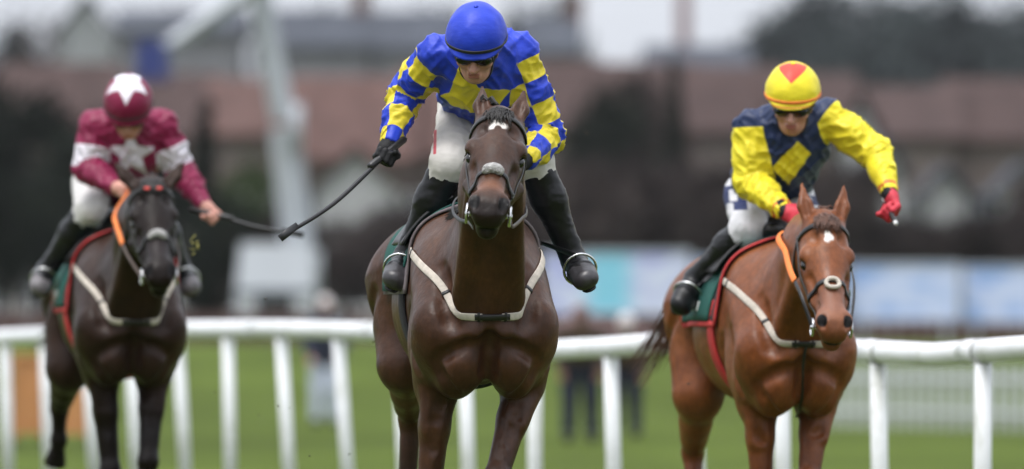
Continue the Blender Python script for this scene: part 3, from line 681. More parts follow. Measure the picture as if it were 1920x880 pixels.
# ------------------------------------------------------------------ horses
def horse(root_loc, yaw, bz, poll_w, muz_w, ears, legs, mats, label, H, opt):
    """ears: tips in head frame; legs: joints in the horse frame; poll_w / muz_w: world points"""
    root = empty('racehorse', root_loc, yaw); tag(root, label, 'horse', 'horses galloping in the race')
    cy, sy = math.cos(yaw), math.sin(yaw); Rw = np.array([[cy, -sy, 0], [sy, cy, 0], [0, 0, 1.]]); T = np.asarray(root_loc, float)
    toL = lambda p: (np.asarray(p, float)-T) @ Rw
    cw = opt.get('cw', 1.0)
    B = lambda x, y, z: np.array([x*cw, y, z+bz])
    S = SDF()
    # trunk
    S.ell(B(0,.22,1.25), (.262,.62,.33), .1)
    S.ell(B(0,.50,1.23), (.268,.42,.30), .1)
    S.ell(B(0,-.16,1.27), (.215*cw,.32,.31), .1)
    S.ell(B(0,.04,1.47), (.085,.34,.125), .1)
    S.ell(B(0,.76,1.36), (.225,.36,.235), .1)
    S.ell(B(0,1.02,1.35), (.255,.36,.245), .1)
    S.ell(B(0,1.30,1.40), (.07,.12,.10), .08)
    for s in (-1, 1):
        S.cone(B(s*.115,.02,1.44), B(s*.17,-.36,1.16), .125, .115, .07)
        S.ell(B(s*.185,-.34,1.10), (.082,.115,.125), .05)
        S.ell(B(s*.205,-.10,1.08), (.075,.17,.15), .06)
        S.ell(B(s*.16,.86,1.44), (.10,.14,.10), .08)
        S.ell(B(s*.13,1.27,1.18), (.12,.16,.22), .07)
    # neck
    poll, muz = toL(poll_w), toL(muz_w)
    nb = B(0,-.24,1.33); mid = nb*.5+poll*.5+np.array([0, -.02, .035])
    low = B(0,-.40,1.19)
    X_ = np.array([1., 0, 0])
    hu = unit(muz-poll); hw = unit(np.cross(hu, np.cross([1., 0, 0], hu))); hw = unit(X_-hu*(hu@X_)); hv = np.cross(hw, hu)
    if hv[1] > 0: hv = -hv
    hw = unit(np.array([1., 0, 0]) @ np.eye(3) - hu*hu[0]); hv = np.cross(hu, hw); hv = hv if hv[1] < 0 else -hv
    if opt.get('headroll'):
        a = opt['headroll']; hw, hv = hw*math.cos(a)+hv*math.sin(a), hv*math.cos(a)-hw*math.sin(a)
    HF = lambda w_, u_, v_: poll+hw*w_*1.0+hu*u_+hv*v_
    RH = np.stack([hw, hu, hv])
    thr = HF(0,.03,-.15)
    S.cone(nb, mid, .235, .160, .09, X_, .57)
    S.cone(mid, HF(0,.03,-.10), .165, .125, .08, X_, .72)
    S.cone(low, mid+np.array([0,-.03,-.06]), .138, .108, .08, X_, .92)
    S.cone(mid+np.array([0,-.03,-.06]), thr, .11, .09, .06, X_, .85)
    for s in (-1, 1):                       # muscle each side of the windpipe
        S.cone(B(s*.10,-.44,1.17), HF(s*.06,.06,-.17), .05, .04, .035)
    # pectorals, parted in the middle
    for s in (-1, 1):
        S.ell(B(s*.085,-.415,1.02), (.092,.085,.105), .035)
        S.ell(B(s*.115,-.33,.955), (.080,.11,.085), .06)
        S.cone(B(s*.17,-.40,1.10), B(s*.05,-.50,1.12), .06, .05, .04)
    S.cone(B(0,-.535,1.06), B(0,-.48,.90), .014, .022, .045, sub=True)
    S.ell(B(0,-.28,.82), (.045,.16,.05), .06, None, True)
    # head
    e = lambda w_, u_, v_, r, k=.03, sub=False: S.ell(HF(w_, u_, v_), r, k, RH, sub)
    e(0,.06,-.085,(.086,.12,.095),.05); e(0,.17,-.085,(.096,.13,.085),.05)
    S.cone(HF(0,.18,-.075), HF(0,.47,-.060), .082, .055, .05, hw, 1.0)
    S.cone(HF(0,.26,-.15), HF(0,.50,-.105), .062, .048, .05, hw, .92)
    for s in (-1, 1):
        e(s*.048,.19,-.165,(.046,.135,.105),.04)
        e(s*.086,.172,-.052,(.030,.046,.034),.016)          # brow
        e(s*.064,.31,-.100,(.020,.10,.022),.022)             # facial crest
        e(s*.098,.205,-.070,(.016,.026,.020),.012, True)    # eye hollow
    for s in (-1, 1):
        S.cone(HF(s*.080,.29,-.058), HF(s*.064,.45,-.052), .012, .012, .03, sub=True)          # hollow beside the nose bone
        e(s*.058,.125,-.005,(.020,.028,.012),.02, True)                                      # hollow above the eye
        S.cone(HF(s*.055,.28,-.185), HF(s*.085,.20,-.20), .02, .03, .02)
    e(0,.535,-.075,(.064,.062,.068),.045)
    for s in (-1, 1):
        e(s*.046,.535,-.042,(.030,.048,.032),.025)
        S.cone(HF(s*.050,.520,-.002), HF(s*.056,.572,-.030), .010, .020, .010, sub=True)
    e(0,.583,-.078,(.050,.028,.042),.02)                    # upper lip
    e(0,.560,-.138,(.040,.045,.030),.02)                    # chin and lower lip
    S.cone(HF(-.09,.555,-.112), HF(.09,.555,-.112), .007, .007, .010, sub=True)
    S.cone(HF(-.05,.60,-.110), HF(.05,.60,-.110), .008, .008, .010, sub=True)
    for s in (-1, 1):                                        # ears
        t_ = HF(s*ears[0], ears[1], ears[2]); bs = HF(s*.052,.012,-.045); md = bs*.52+t_*.48+hw*s*.008
        ev = unit(np.cross(t_-bs, hv+hw*s*ears[3])); 
        S.cone(bs, md, .030, .033, .018, np.cross(unit(t_-bs), ev), .66); S.cone(md, t_, .033, .006, .012, np.cross(unit(t_-bs), ev), .66)
        fr = unit(hv+hw*s*ears[3]); fr = unit(fr-unit(t_-bs)*(fr@unit(t_-bs)))
        S.cone(bs*.75+t_*.25+fr*.027, bs*.2+t_*.8+fr*.016, .019, .007, .010, sub=True)
    # legs
    for key, J in legs.items():
        s = -1 if key[1] == 'r' else 1
        J = [np.array(j, float) for j in J]
        if key[0] == 'f':
            el = B(s*opt.get('el', .17),-.15,.93); kn, ft, hf = J
            S.cone(B(s*.18,-.30,1.08), el, .10, .088, .05)
            m1 = el*.62+kn*.38+np.array([0,-.015,0])
            S.cone(el, m1, .078, .060, .05, X_, .86); S.cone(m1, kn, .058, .044, .04)
            S.cone(el+np.array([s*.030,-.055,-.03]), m1+np.array([s*.018,-.040,-.02]), .045, .034, .018); S.cone(el+np.array([-s*.035,-.030,-.04]), m1+np.array([-s*.02,-.02,0]), .042, .030, .018)
            S.cone(el+np.array([s*.02,.06,.02]), m1+np.array([s*.01,.045,0]), .045, .028, .018)
            S.ell(kn+np.array([0,-.008,0]), (.050,.053,.062), .02)
            S.cone(kn, ft, .037, .033, .025); S.cone(kn+np.array([0,.022,0]), ft+np.array([0,.02,0]), .020, .020, .02)
        else:
            st, hk, ft, hf = J
            S.cone(B(s*.135,1.02,1.30), st, .215, .110, .09); S.cone(B(s*.13,1.20,1.16), st*.25+hk*.75, .145, .050, .09)
            m1 = st*.55+hk*.45
            S.cone(st, m1, .108, .078, .07, X_, .80); S.cone(m1, hk, .076, .044, .05, X_, .85)
            S.ell(hk+np.array([0,.012,.012]), (.046,.062,.068), .025)
            pt = hk+unit(hk-ft)*.07+np.array([0,.05,0]); S.cone(hk, pt, .035, .022, .02)
            S.cone(hk, ft, .042, .034, .025); S.cone(hk+np.array([0,.03,-.02]), ft+np.array([0,.02,0]), .020, .020, .02)
        S.ell(ft, (.042,.047,.045), .02)
        S.cone(ft, hf, .034, .036, .02)
        dn = unit(hf-ft); S.cone(hf-dn*.005, hf+dn*.055, .046, .060, .012); S.cut(hf+dn*.05, dn, .006, .11)
    def carve(pts, r0, k, sub=True):
        q = S.proj(resample(np.array(pts), 2*len(pts)), .35*r0 if sub else -.3*r0); rr_ = [r0*(.45 if i in (0, len(q)-1) else 1) for i in range(len(q))]
        for i in range(len(q)-1): S.cone(q[i], q[i+1], rr_[i], rr_[i+1], k, sub=sub)
    for s in (-1, 1):
        carve([B(s*.20,-.42,1.02), B(s*.12,-.50,1.065), B(s*.05,-.52,1.085), B(0,-.52,1.07)], .013, .035)      # upper edge of the breast muscle
        carve([B(s*.19,-.42,.99), B(s*.15,-.42,.93), B(s*.11,-.38,.87)], .013, .035)                          # breast against forearm
        carve([B(s*.13,-.34,1.36), B(s*.15,-.44,1.24), B(s*.13,-.50,1.14)], .014, .05)                        # jugular groove
        carve([B(s*.27,-.20,1.24), B(s*.28,-.25,1.10), B(s*.25,-.27,.98)], .012, .04)                         # shoulder against triceps
        carve([B(s*.26,.02,1.20), B(s*.27,.04,1.06), B(s*.24,.02,.97)], .014, .05)
        carve([B(s*.27,.95,1.28), B(s*.26,1.05,1.10), B(s*.24,1.10,.98)], .014, .05)
        carve([HF(s*.085,.26,-.09), HF(s*.075,.33,-.08), HF(s*.062,.41,-.055), HF(s*.05,.46,-.03)], .0050, .006, False)
        kn0 = np.array(legs['fr' if s < 0 else 'fl'][0], float); el0 = B(s*.165,-.15,.93)
        carve([el0*.85+kn0*.15+np.array([-s*.05,-.10,0]), el0*.5+kn0*.5+np.array([-s*.02,-.10,0]), el0*.2+kn0*.8+np.array([s*.01,-.09,0])], .006, .008, False)
        carve([el0*.8+kn0*.2+np.array([s*.012,-.12,0]), el0*.4+kn0*.6+np.array([s*.010,-.10,0])], .010, .03)
    carve([B(0,-.56,1.08), B(0,-.54,1.0), B(0,-.48,.92)], .014, .04)
    V, F = S.mesh(H)
    # coat colour zones (true colour of the coat, except hole: painted shade)
    Hc = (V-poll) @ RH.T                                     # head coordinates w,u,v
    onhead = np.clip((.30-np.abs(Hc[:,2]+.06))/.08, 0, 1)*(Hc[:,1] > -.2)*(V[:,1] < poll[1]+.16)
    z = V[:,2]
    dark = np.clip((opt['dark_z']-z)/.22, 0, 1)*opt['dark_leg']
    mz = onhead*np.clip((Hc[:,1]-opt['muz0'])/.07, 0, 1)
    dark = np.maximum(dark, mz*opt['dark_muz'])
    dark = np.maximum(dark, opt.get('dark_head', 0)*onhead*np.clip((Hc[:,1]+.02)/.08, 0, 1))
    eyepatch = np.exp(-(((np.abs(Hc[:,0])-.09)/.03)**2+((Hc[:,1]-.20)/.05)**2+((Hc[:,2]+.07)/.04)**2)); dark = np.maximum(dark, .85*eyepatch)
    tan = onhead*np.exp(-((Hc[:,1]-opt['tan'][0])/opt['tan'][1])**2)*np.clip((Hc[:,2]+.10)/.05, 0, 1)*opt['tan'][2]
    a = np.arctan2(Hc[:,1]-opt['star'][1], Hc[:,0]-opt['star'][0])
    rr = np.hypot((Hc[:,0]-opt['star'][0])/opt['star'][2], (Hc[:,1]-opt['star'][1])/opt['star'][3])
    mark = (1-rr+.22*np.sin(3*a+1.0)+.35*(vnoise(V*70)-.5))*.03
    if opt.get('notch'): mark = np.minimum(mark, (np.hypot((Hc[:,0]-opt['star'][0]-.003)/.014, (Hc[:,1]-opt['star'][1]-.022)/.018)-1)*.03)
    mark = np.where((onhead > .5) & (Hc[:,2] > -.05), mark, -1)
    hole = np.zeros(len(V))  # dark depth of nostrils and mouth slit, painted into the colour as shade
    for s in (-1, 1):
        dd = np.linalg.norm((Hc-np.array([s*.054, .552, -.022]))/np.array([.020, .028, .024]), axis=1); hole = np.maximum(hole, np.clip(1.35-dd, 0, 1)*2)
    hole = np.maximum(hole, (np.abs(Hc[:,2]+.111) < .007)*(Hc[:,1] > .535)*(np.abs(Hc[:,0]) < .055)*1.0)
    mk('body', V, F, mats['coat'], root, True, dict(dark=dark, tan=tan, mark=mark, hole=np.clip(hole, 0, 1)))
    # eyes
    for s in (-1, 1):
        E = SDF(); E.ell(HF(s*.091,.203,-.074), (.0175,.024,.019), .005, RH); v, f = E.mesh(.005); mk('eye', v, f, 'eye', root)
    # ---------------- bridle
    lea = opt.get('leather', 'black_leather')
    br = strap('bridle', S, [HF(-.115,.045,-.09), HF(-.085,.055,-.02), HF(0,.062,.03), HF(.085,.055,-.02), HF(.115,.045,-.09)], .024, .007, lea, root, 30)
    def ring(u_, tilt, n0=0, n1=360, r=.14, cv=-.09):
        return [HF(r*math.cos(math.radians(q)), u_+tilt*math.sin(math.radians(q)), cv+r*math.sin(math.radians(q))) for q in np.linspace(n0, n1, 25)]
    strap('noseband_strap', S, ring(opt.get('nu', .37), -.02), .022, .006, lea, br, 60)
    if opt['nose'] == 'ring':                                # pale oval padded noseband
        a_ = [HF(.036*math.cos(q), .372+.024*math.sin(q), .03) for q in np.linspace(0, 2*math.pi, 25)]
        Vp = S.proj(np.array(a_), .012); MB().tube(list(Vp), .0095, 8).build('noseband_pad', 'cream_web', br, True)
    else:
        a_ = S.proj(np.array([HF(x, opt.get('nu', .37)-.005-.02*(1-(x/.05)**2), .03) for x in np.linspace(-opt['padw'], opt['padw'], 9)]), .010)
        G = SDF(); G.chain([p for p in a_], [.010]+[.0155]*7+[.010], .01); v, f = G.mesh(.005)
        v = v+(vnoise(v*160)[:,None]-.5)*.006
        mk('noseband_pad', v, f, 'grey_sheepskin', br)
    bits = []
    for s in (-1, 1):
        strap('cheek_strap', S, [HF(s*.115,.03,-.11), HF(s*.115,.16,-.13), HF(s*.10,.30,-.125), HF(s*.08,.42,-.115), HF(s*.075,.50,-.110)], .018, .005, lea, br, 30)
        strap('throat_strap', S, [HF(s*.11,.02,-.10), HF(s*.11,.07,-.20), HF(s*.05,.12,-.28)], .016, .005, lea, br, 20)
        c = S.proj(np.array([HF(s*.09,.515,-.108)]), .014)[0]; bits.append(c)
        pr = [c+hu*.034*math.cos(q)+hv*.034*math.sin(q) for q in np.linspace(0, 2*math.pi, 21)]
        MB().tube(pr, .0055, 8, cap=False, up=hw).build('bit_ring', 'steel', br, True)
        MB().tube([c-hw*s*.03, c+hw*s*.008], .010, 8).build('bit_mouthpiece', 'steel', br, True)
        # drop noseband / chin strap below the bit
    strap('chin_strap', S, ring(.475, .03, 190, 350, .12, -.09), .016, .005, lea, br, 30)
    if opt.get('rosettes'):
        for s in (-1, 1):
            c = S.proj(np.array([HF(s*.026,.075,.03)]), .012)[0]
            G = SDF(); G.ell(c, (.017,.012,.006), .01, RH); v, f = G.mesh(.004); mk('rosette', v, f, 'red_rosette', br)
    # forelock and mane
    hair = MB(); rs = random.Random(opt['seed'])
    A0, B0, C0 = [], [], []
    for i in range(opt.get('forelock', 40)*3):
        x = rs.uniform(-.045, .045); ln = rs.uniform(.05, .11); sw = rs.uniform(-.05, .05)
        A0.append(HF(x,-.005,-.02)); B0.append(HF(x*.8+sw*.4, ln*.55, .02)); C0.append(HF(x*.6+sw, ln, .01))
    for a0, b0, c0 in zip(S.proj(np.array(A0), -.004), S.proj(np.array(B0), .012), S.proj(np.array(C0), .004)):
        hair.tube(list(resample([a0, b0, c0], 6)), [.0022, .0026, .0024, .002, .0014, .0006], 4)
    nb2 = B(0,-.02,1.60); A0, P1, P2 = [], [], []
    for i in range(380):
        t_ = rs.random(); A0.append(nb2*(1-t_)+HF(0,-.01,-.06)*t_+np.array([rs.uniform(-.012, .012), 0, .10]))
    A0 = S.proj(np.array(A0), -.004); sd2 = opt.get('mane_side', 1)
    for p0 in A0:
        fl = rs.uniform(.06, .13)
        P1.append(p0+np.array([sd2*.03, .03, .03])*rs.uniform(.5, 1.2)); P2.append(p0+np.array([sd2*(.05+fl*.4), .05, -fl*.7]))
    for p0, p1, p2 in zip(A0, S.proj(np.array(P1), .008), S.proj(np.array(P2), .008)):
        hair.tube(list(resample([p0, p1, p2], 6)), [.003, .0036, .0032, .0026, .002, .0008], 4)
    hair.build('mane', mats['hair'], root, True)
    # tail
    hair = MB(); tb = B(0,1.38,1.40); tp = np.array(opt['tail'])
    for i in range(42):
        j = np.array([rs.gauss(0, 1), rs.gauss(0, 1), rs.gauss(0, 1)])
        q = rs.random(); ln = rs.uniform(.55, 1.0)
        pth = [tb+j*.008]+[tb+(pk-tb)*ln+j*sp for pk, sp in zip(tp, (.014, .02, .027, .035))]
        hair.tube(list(resample(pth, 10)), list(.65*np.array([.010, .011, .010, .009, .008, .007, .006, .005, .003, .001])), 4)
    hair.build('tail', mats['hair'], root, True)
    # ---------------- breastplate
    bp = [B(-.235,.20,1.44), B(-.225,.02,1.43), B(-.20,-.16,1.37), B(-.16,-.32,1.28), B(-.085,-.48,1.205), B(0,-.56,1.18), B(.085,-.48,1.205), B(.16,-.32,1.28), B(.20,-.16,1.37), B(.225,.02,1.43), B(.235,.20,1.44)]
    full = S.proj(resample(bp, 90), .004)
    for _ in range(22):
        full[1:-1] = .25*full[:-2]+.5*full[1:-1]+.25*full[2:]; f_, g_ = S.vg(full); full += g_*np.maximum(.004-f_, 0)[:,None]
    i0, i1 = opt.get('bpcut', (42, 48))
    def band(name, pts, w_, t_, mat, par):
        a_, b_ = ribbon(pts, S.grad(pts, .03), w_, t_); return mk(name, a_, b_, mat, par)
    b0 = band('breastplate', full[:i0+1], .029, .005, 'cream_web', root)
    band('breastplate_strap', full[i1:], .029, .005, 'cream_web', b0)
    band('breastplate_join', full[i0-2:i1+3], .024, .008, lea, b0)
    for q in (12, 30, i0-1, i1+1, 60, 78):                   # keepers round the web
        band('keeper', resample(full[q-1:q+2], 4)[1:3], .035, .008, lea, b0)
    if opt.get('martingale'):
        strap('martingale_strap', S, [full[45], B(0,-.53,1.06), B(0,-.50,.96), B(0,-.40,.86), B(0,-.15,.84)], .013, .005, lea, b0, 24, .004, 25)
    # ---------------- saddle cloth, saddle, girth
    def wrap(y0, y1, a0, a1, nu, nv, rx=.31, rz=.36, slant=0.):
        G = np.zeros((nu, nv, 3))
        for i, a_ in enumerate(np.linspace(math.radians(a0), math.radians(a1), nu)):
            for j, yy in enumerate(np.linspace(y0, y1, nv)):
                G[i, j] = B(rx*math.sin(a_), yy+slant*abs(math.sin(a_))**2, 1.235+rz*math.cos(a_))
        return G
    ca = opt.get('cloth_a', 84)
    pad, top = sheet('saddle_pad', S, wrap(opt.get('pad_y', -.02), .74, -ca, ca, 44, 18, slant=.09), .006, .010, opt.get('pad', 'grey_pad'), root)
    trim = opt.get('trim')
    if trim:
        for edge in (top[:, 0], top[:, -1], top[0], top[-1]):
            N = S.grad(edge, .02); a_, b_ = ribbon(edge-N*.004, N, .024, .009); mk('pad_trim', a_, b_, trim, pad)
    cl, top = sheet('saddle_cloth', S, wrap(.06, .72, -ca+2, ca-2, 40, 16, slant=.10), .019, .006, 'green_cloth', root)
    N0 = S.grad(top[4], .02)                                 # small white print low on the cloth, both sides
    for rows in (2, 37):
        for j in (4, 6, 8, 10):
            p0, p1 = top[rows, j], top[rows, j]*.45+top[rows, j+1]*.55
            N = S.grad(np.array([p0, p1]), .02); a_, b_ = ribbon(np.array([p0, p1]), N, .045, .003); mk('cloth_print', a_, b_, 'white_print', cl)
    sad, _ = sheet('saddle', S, wrap(.16, .58, -54, 54, 30, 12, slant=-.02), .045, .012, 'black_leather', root)
    Z = SDF(); Z.chain([B(0,.12,1.66), B(0,.22,1.645), B(0,.42,1.635), B(0,.58,1.665)], [.03,.055,.07,.06], .05, X_, 1.5); v, f = Z.mesh(.012); mk('saddle_seat', v, f, 'black_leather', sad)
    gy = .16
    G_ = [B(.31*math.sin(q), gy-.02*abs(math.cos(q)), 1.23-.40*math.cos(q)) for q in np.linspace(-1.9, 1.9, 25)]
    strap('girth', S, G_, .085, .012, opt['girth'], root, 60, .004)
    return root, S, Rw, T, bits, HF
def to_world(p, Rw, T): return np.asarray(p) @ Rw.T + T
def to_local(p, Rw, T): return (np.asarray(p)-T) @ Rw

HORSES = {}
HORSES['front'] = horse((-.139, 25.5, 0), math.radians(6), 0.0, P(938, 212, 24.52), P(914, 400, 23.99), (.078,-.165,.0,.35),
    dict(fr=[(-.195,-.16,.50), (-.195,-.06,.21), (-.195,-.11,.10)], fl=[(.045,-.33,.57), (.0,-.12,.36), (.0,-.04,.29)],
         hr=[(-.19,.90,1.0), (-.135,1.28,.78), (-.15,1.30,.42), (-.15,1.38,.33)], hl=[(.17,.94,1.04), (.14,1.40,.97), (.13,1.68,1.02), (.13,1.77,1.03)]),
    dict(coat='bay_coat', hair='horse_hair_dark'), 'dark bay racehorse with small white star on forehead, galloping in the centre', .0085,
    dict(dark_head=.38, dark_z=.72, dark_leg=.9, dark_muz=.95, muz0=.50, tan=(.462,.034,.75), star=(-.004,.105,.030,.026), notch=True, nu=.40, nose='pad', padw=.042, seed=1,
         forelock=30, girth='black_pad', tail=[(-.10,1.6,1.35), (-.14,1.8,1.2), (-.12,1.95,1.02), (-.1,2.0,.85)], cw=.95, mane_side=-1, pad='grey_pad'))
HORSES['right'] = horse((1.13, 28.1, 0), math.radians(8.5), -.10, P(1548, 408, 27.22), P(1570, 622, 26.80), (.088,-.175,.015,.30),
    dict(fr=[(-.115,-.20,.46), (-.10,-.08,.21), (-.10,-.12,.10)], fl=[(.055,-.34,.50), (.01,-.14,.32), (.01,-.06,.25)],
         hr=[(-.19,.90,.86), (-.165,1.18,.60), (-.165,1.08,.22), (-.165,1.02,.10)], hl=[(.17,.94,.96), (.14,1.40,.90), (.13,1.68,.94), (.13,1.77,.95)]),
    dict(coat='chestnut_coat', hair='horse_hair_chestnut'), 'chestnut racehorse with white forehead spot and orange rein, on the right', .009,
    dict(dark_z=.70, dark_leg=.55, dark_muz=.35, muz0=.53, tan=(.47,.09,.6), star=(.0,.125,.018,.030), el=.15, nose='ring', seed=2, forelock=46,
         girth='red_web', trim='red_web', martingale=True, bpcut=(42,46), tail=[(-.10,1.62,1.36), (-.17,1.78,1.20), (-.23,1.90,1.04), (-.31,1.95,.90)], cw=.82, pad='black_pad', cloth_a=86))
HORSES['left'] = horse((-1.835, 31.6, 0), math.radians(8), 0.0, P(284, 342, 30.62), P(304, 522, 30.18), (.165,-.14,.01,.2),
    dict(fr=[(-.085,-.20,.48), (-.055,-.08,.21), (-.055,-.13,.10)], fl=[(.085,-.30,.52), (.05,-.10,.34), (.05,-.02,.27)],
         hr=[(-.20,.92,.96), (-.215,1.32,.76), (-.215,1.36,.60), (-.225,1.40,.52)], hl=[(.17,.94,1.04), (.14,1.40,.98), (.13,1.68,1.02), (.13,1.77,1.03)]),
    dict(coat='brown_coat', hair='horse_hair_dark'), 'near-black racehorse with two red browband tabs, on the left behind the others', .012,
    dict(dark_z=.9, dark_leg=.9, dark_muz=.5, muz0=.50, dark_head=.8, tan=(.43,.06,.5), star=(.0,.10,.0001,.0001), el=.14, nose='pad', padw=.05, seed=3, rosettes=True, forelock=40,
         girth='red_web', trim='red_web', tail=[(-.06,1.62,1.32), (-.12,1.8,1.2), (-.20,1.9,1.12), (-.28,1.95,1.06)], cw=.86, pad='black_pad', cloth_a=90))
# ------------------------------------------------------------------ people
def hand_prims(S, wr, e1, e2, e3, grow=0., sz=1.0, curl=(60, 150, 215), thumb=True):
    """fist: wrist point, e1 towards the knuckles, e2 along the held thing (index -> little finger), e3 out of the palm"""
    e1 = unit(e1); e2 = unit(np.asarray(e2, float)-e1*(e1@e2)); e3 = unit(np.asarray(e3, float)-e1*(e1@e3)-e2*(e2@e3))
    g = lambda a, b, c: wr+sz*(e1*a+e2*b+e3*c)
    S.cone(g(.0,0,0), g(.03,0,0), .026*sz+grow, .028*sz+grow, .02, e2, 1.15)
    for q in (-1.2, -.4, .4, 1.2):
        S.cone(g(.025,q*.015,0), g(.085,q*.019,0), .016*sz+grow, .0125*sz+grow, .010)
    lens = ((.042, .027, .020), (.046, .030, .022), (.043, .028, .021), (.034, .022, .018))
    for i, q in enumerate((-1.5, -.5, .5, 1.5)):
        p = g(.085, q*.0195, 0)
        for a, ln, r0, r1 in zip(curl, lens[i], (.0105, .0098, .0088), (.0098, .0088, .0075)):
            a = math.radians(a+(i-1.5)*3); d_ = e1*math.cos(a)+e3*math.sin(a); n_ = p+d_*ln*sz
            S.cone(p, n_, r0*sz+grow, r1*sz+grow, .004); p = n_
    if thumb:
        p = g(.022, -.026, .006); 
        for d_, ln, r0, r1 in ((e1*.75-e2*.35+e3*.55, .040, .015, .0125), (e1*.65+e2*.1+e3*.75, .032, .012, .0105), (e1*.2+e2*.55+e3*.8, .026, .0105, .0085)):
            n_ = p+unit(d_)*ln*sz; S.cone(p, n_, r0*sz+grow, r1*sz+grow, .006); p = n_
    return g(.070, 0, .030)
def star_sd(x, z, r1, r0, rot=0., n=5):
    """signed distance-like value of an n pointed star, >0 inside"""
    a = np.arctan2(x, z)+rot; r = np.hypot(x, z); sec = 2*np.pi/n
    a = np.abs((a+sec/2) % sec-sec/2)
    px, pz = r*np.sin(a), r*np.cos(a)                        # point folded into half a sector, tip along +pz
    tx, tz = 0., r1; ix, iz = r0*math.sin(sec/2), r0*math.cos(sec/2)
    nx, nz_ = -(iz-tz), (ix-tx); ln = math.hypot(nx, nz_)
    return -((px-tx)*nx+(pz-tz)*nz_)/ln
def arm_uv(V, sh, el, wr):
    """length along shoulder>elbow>wrist, angle, distance to that axis"""
    best = np.full(len(V), 9.); u = np.zeros(len(V)); th = np.zeros(len(V)); off = 0.
    for a, b in ((sh, el), (el, wr)):
        ba = b-a; ln = np.linalg.norm(ba); t_ = ((V-a)@ba)/ln**2; tc_ = np.clip(t_, 0, 1)
        q = V-(a+tc_[:,None]*ba); dd = np.linalg.norm(q, axis=1)
        e1 = unit(np.cross(ba, [0, -1, .25])); e2 = unit(np.cross(ba, e1))
        m = dd < best; tt = np.where(a is sh, np.minimum(t_, 1.0), np.maximum(t_, 0))
        best = np.where(m, dd, best); u = np.where(m, off+(np.clip(t_, -.6, 1.5))*ln, u); th = np.where(m, np.arctan2(q@e1, q@e2), th); off += ln
    return u, th, best
def jockey(J, D, loc, label, spec):
    """J: joints in world space"""
    root = empty('person', loc); tag(root, label, 'person', 'jockeys riding in the race')
    O = np.asarray(loc, float)
    g = lambda k: np.asarray(J[k], float)
    hd = g('head'); f = unit(g('face')); up = unit(g('crown')-f*(f@unit(g('crown')))); rt = np.cross(f, up); R = np.stack([rt, f, up])
    HD = lambda a, b, c: hd+rt*a+f*b+up*c
    side = unit(g('shl')-g('shr'))
    nk, ch, pv = g('neck'), g('chest'), g('pelvis')
    def torso(S, e):
        S.cone(pv, pv*.5+ch*.5, .125+e, .125+e, .05, side, 1.2); S.cone(pv*.5+ch*.5, ch, .125+e, .140+e, .05, side, 1.2)
        S.cone(ch, nk, .130+e, .075+e, .06, side, 1.15)
        for a in 'lr': S.cone(ch*.55+nk*.45, g('sh'+a), .092+e, .056+e, .06)
    def arms(S, e, sides='lr', bag=0):
        for a in sides:
            sh, el, wr = g('sh'+a), g('el'+a), g('wr'+a)
            m = sh*.5+el*.5; S.cone(sh, m, .056+e, .050+e+bag, .03); S.cone(m, el, .052+e+bag, .044+e+bag, .03)
            m = el*.55+wr*.45; S.cone(el, m, .044+e+bag, .040+e+bag, .03); S.cone(m, wr, .040+e+bag, .027+e, .02)
    def legs(S, e, lo=True):
        for a in 'lr':
            hp, kn, an, to = g('hip'+a), g('kn'+a), g('an'+a), g('to'+a)
            S.cone(hp, kn, .090+e, .062+e, .04)
            if lo:
                m = kn*.65+an*.35; S.cone(kn, m, .056+e, .056+e, .03); S.cone(m, an, .056+e, .036+e, .03)
                S.cone(an, an*.3+to*.7, .035+e, .032+e, .02); S.cone(an*.3+to*.7, to, .034+e, .028+e, .02)
    def face(S):
        e = lambda a, b, c, r, k=.015, sub=False: S.ell(HD(a, b, c), r, k, R, sub)
        e(0,-.01,.03,(.075,.095,.085),.03); e(0,.025,-.04,(.060,.068,.070),.03)
        e(0,.055,-.098,(.030,.028,.022),.03); e(0,.02,-.085,(.050,.055,.030),.03)      # chin, jaw
        S.cone(HD(0,.090,.005), HD(0,.112,-.036), .009, .014, .012); 
        for s in (-1, 1):
            e(s*.013,.098,-.038,(.009,.010,.008),.008); e(s*.045,.065,-.025,(.024,.022,.022),.02)
            e(s*.030,.085,.022,(.026,.014,.010),.012); e(s*.031,.094,.002,(.013,.010,.010),.006, True)
            e(s*.076,-.005,-.015,(.008,.020,.030),.008)
        S.cone(HD(-.020,.090,-.062), HD(.020,.090,-.062), .007, .007, .008); S.cone(HD(-.017,.088,-.075), HD(.017,.088,-.075), .008, .008, .008)
        S.cone(HD(-.024,.100,-.0685), HD(.024,.100,-.0685), .003, .003, .004, sub=True)
    # ---- body: one continuous surface
    S = SDF(); torso(S, 0); arms(S, 0); legs(S, 0)
    S.cone(nk, HD(0,-.02,-.06), .060, .055, .03); face(S)
    grips = {}
    for a in 'lr':
        h_ = D['hand_'+a]; grips[a] = hand_prims(S, g('wr'+a), *h_)
    V, F = S.mesh(spec.get('h', .0062)); body = mk('body', V, F, 'skin', root, True, None, O)
    # lips
    # ---- jacket
    T_ = SDF(); torso(T_, spec.get('tl', .014)); arms(T_, .009, 'lr', .008)
    S2 = T_
    S2.cone(nk, nk+unit(HD(0,-.02,-.06)-nk)*.045, .076, .068, .02)                       # collar
    for a in 'lr': S2.cut(g('wr'+a), unit(g('wr'+a)-g('el'+a)), .006, .09)
    S2.cut(pv+unit(pv-ch)*(-.02)-np.array([0,0,.0]), unit(pv-ch), .01, .30)
    V, F = S2.mesh(.0065); A = {}
    pat = spec['pattern'](V, g, arm_uv); A['pat'] = pat[0]
    wt = np.zeros(len(V)); fa = np.zeros(len(V))
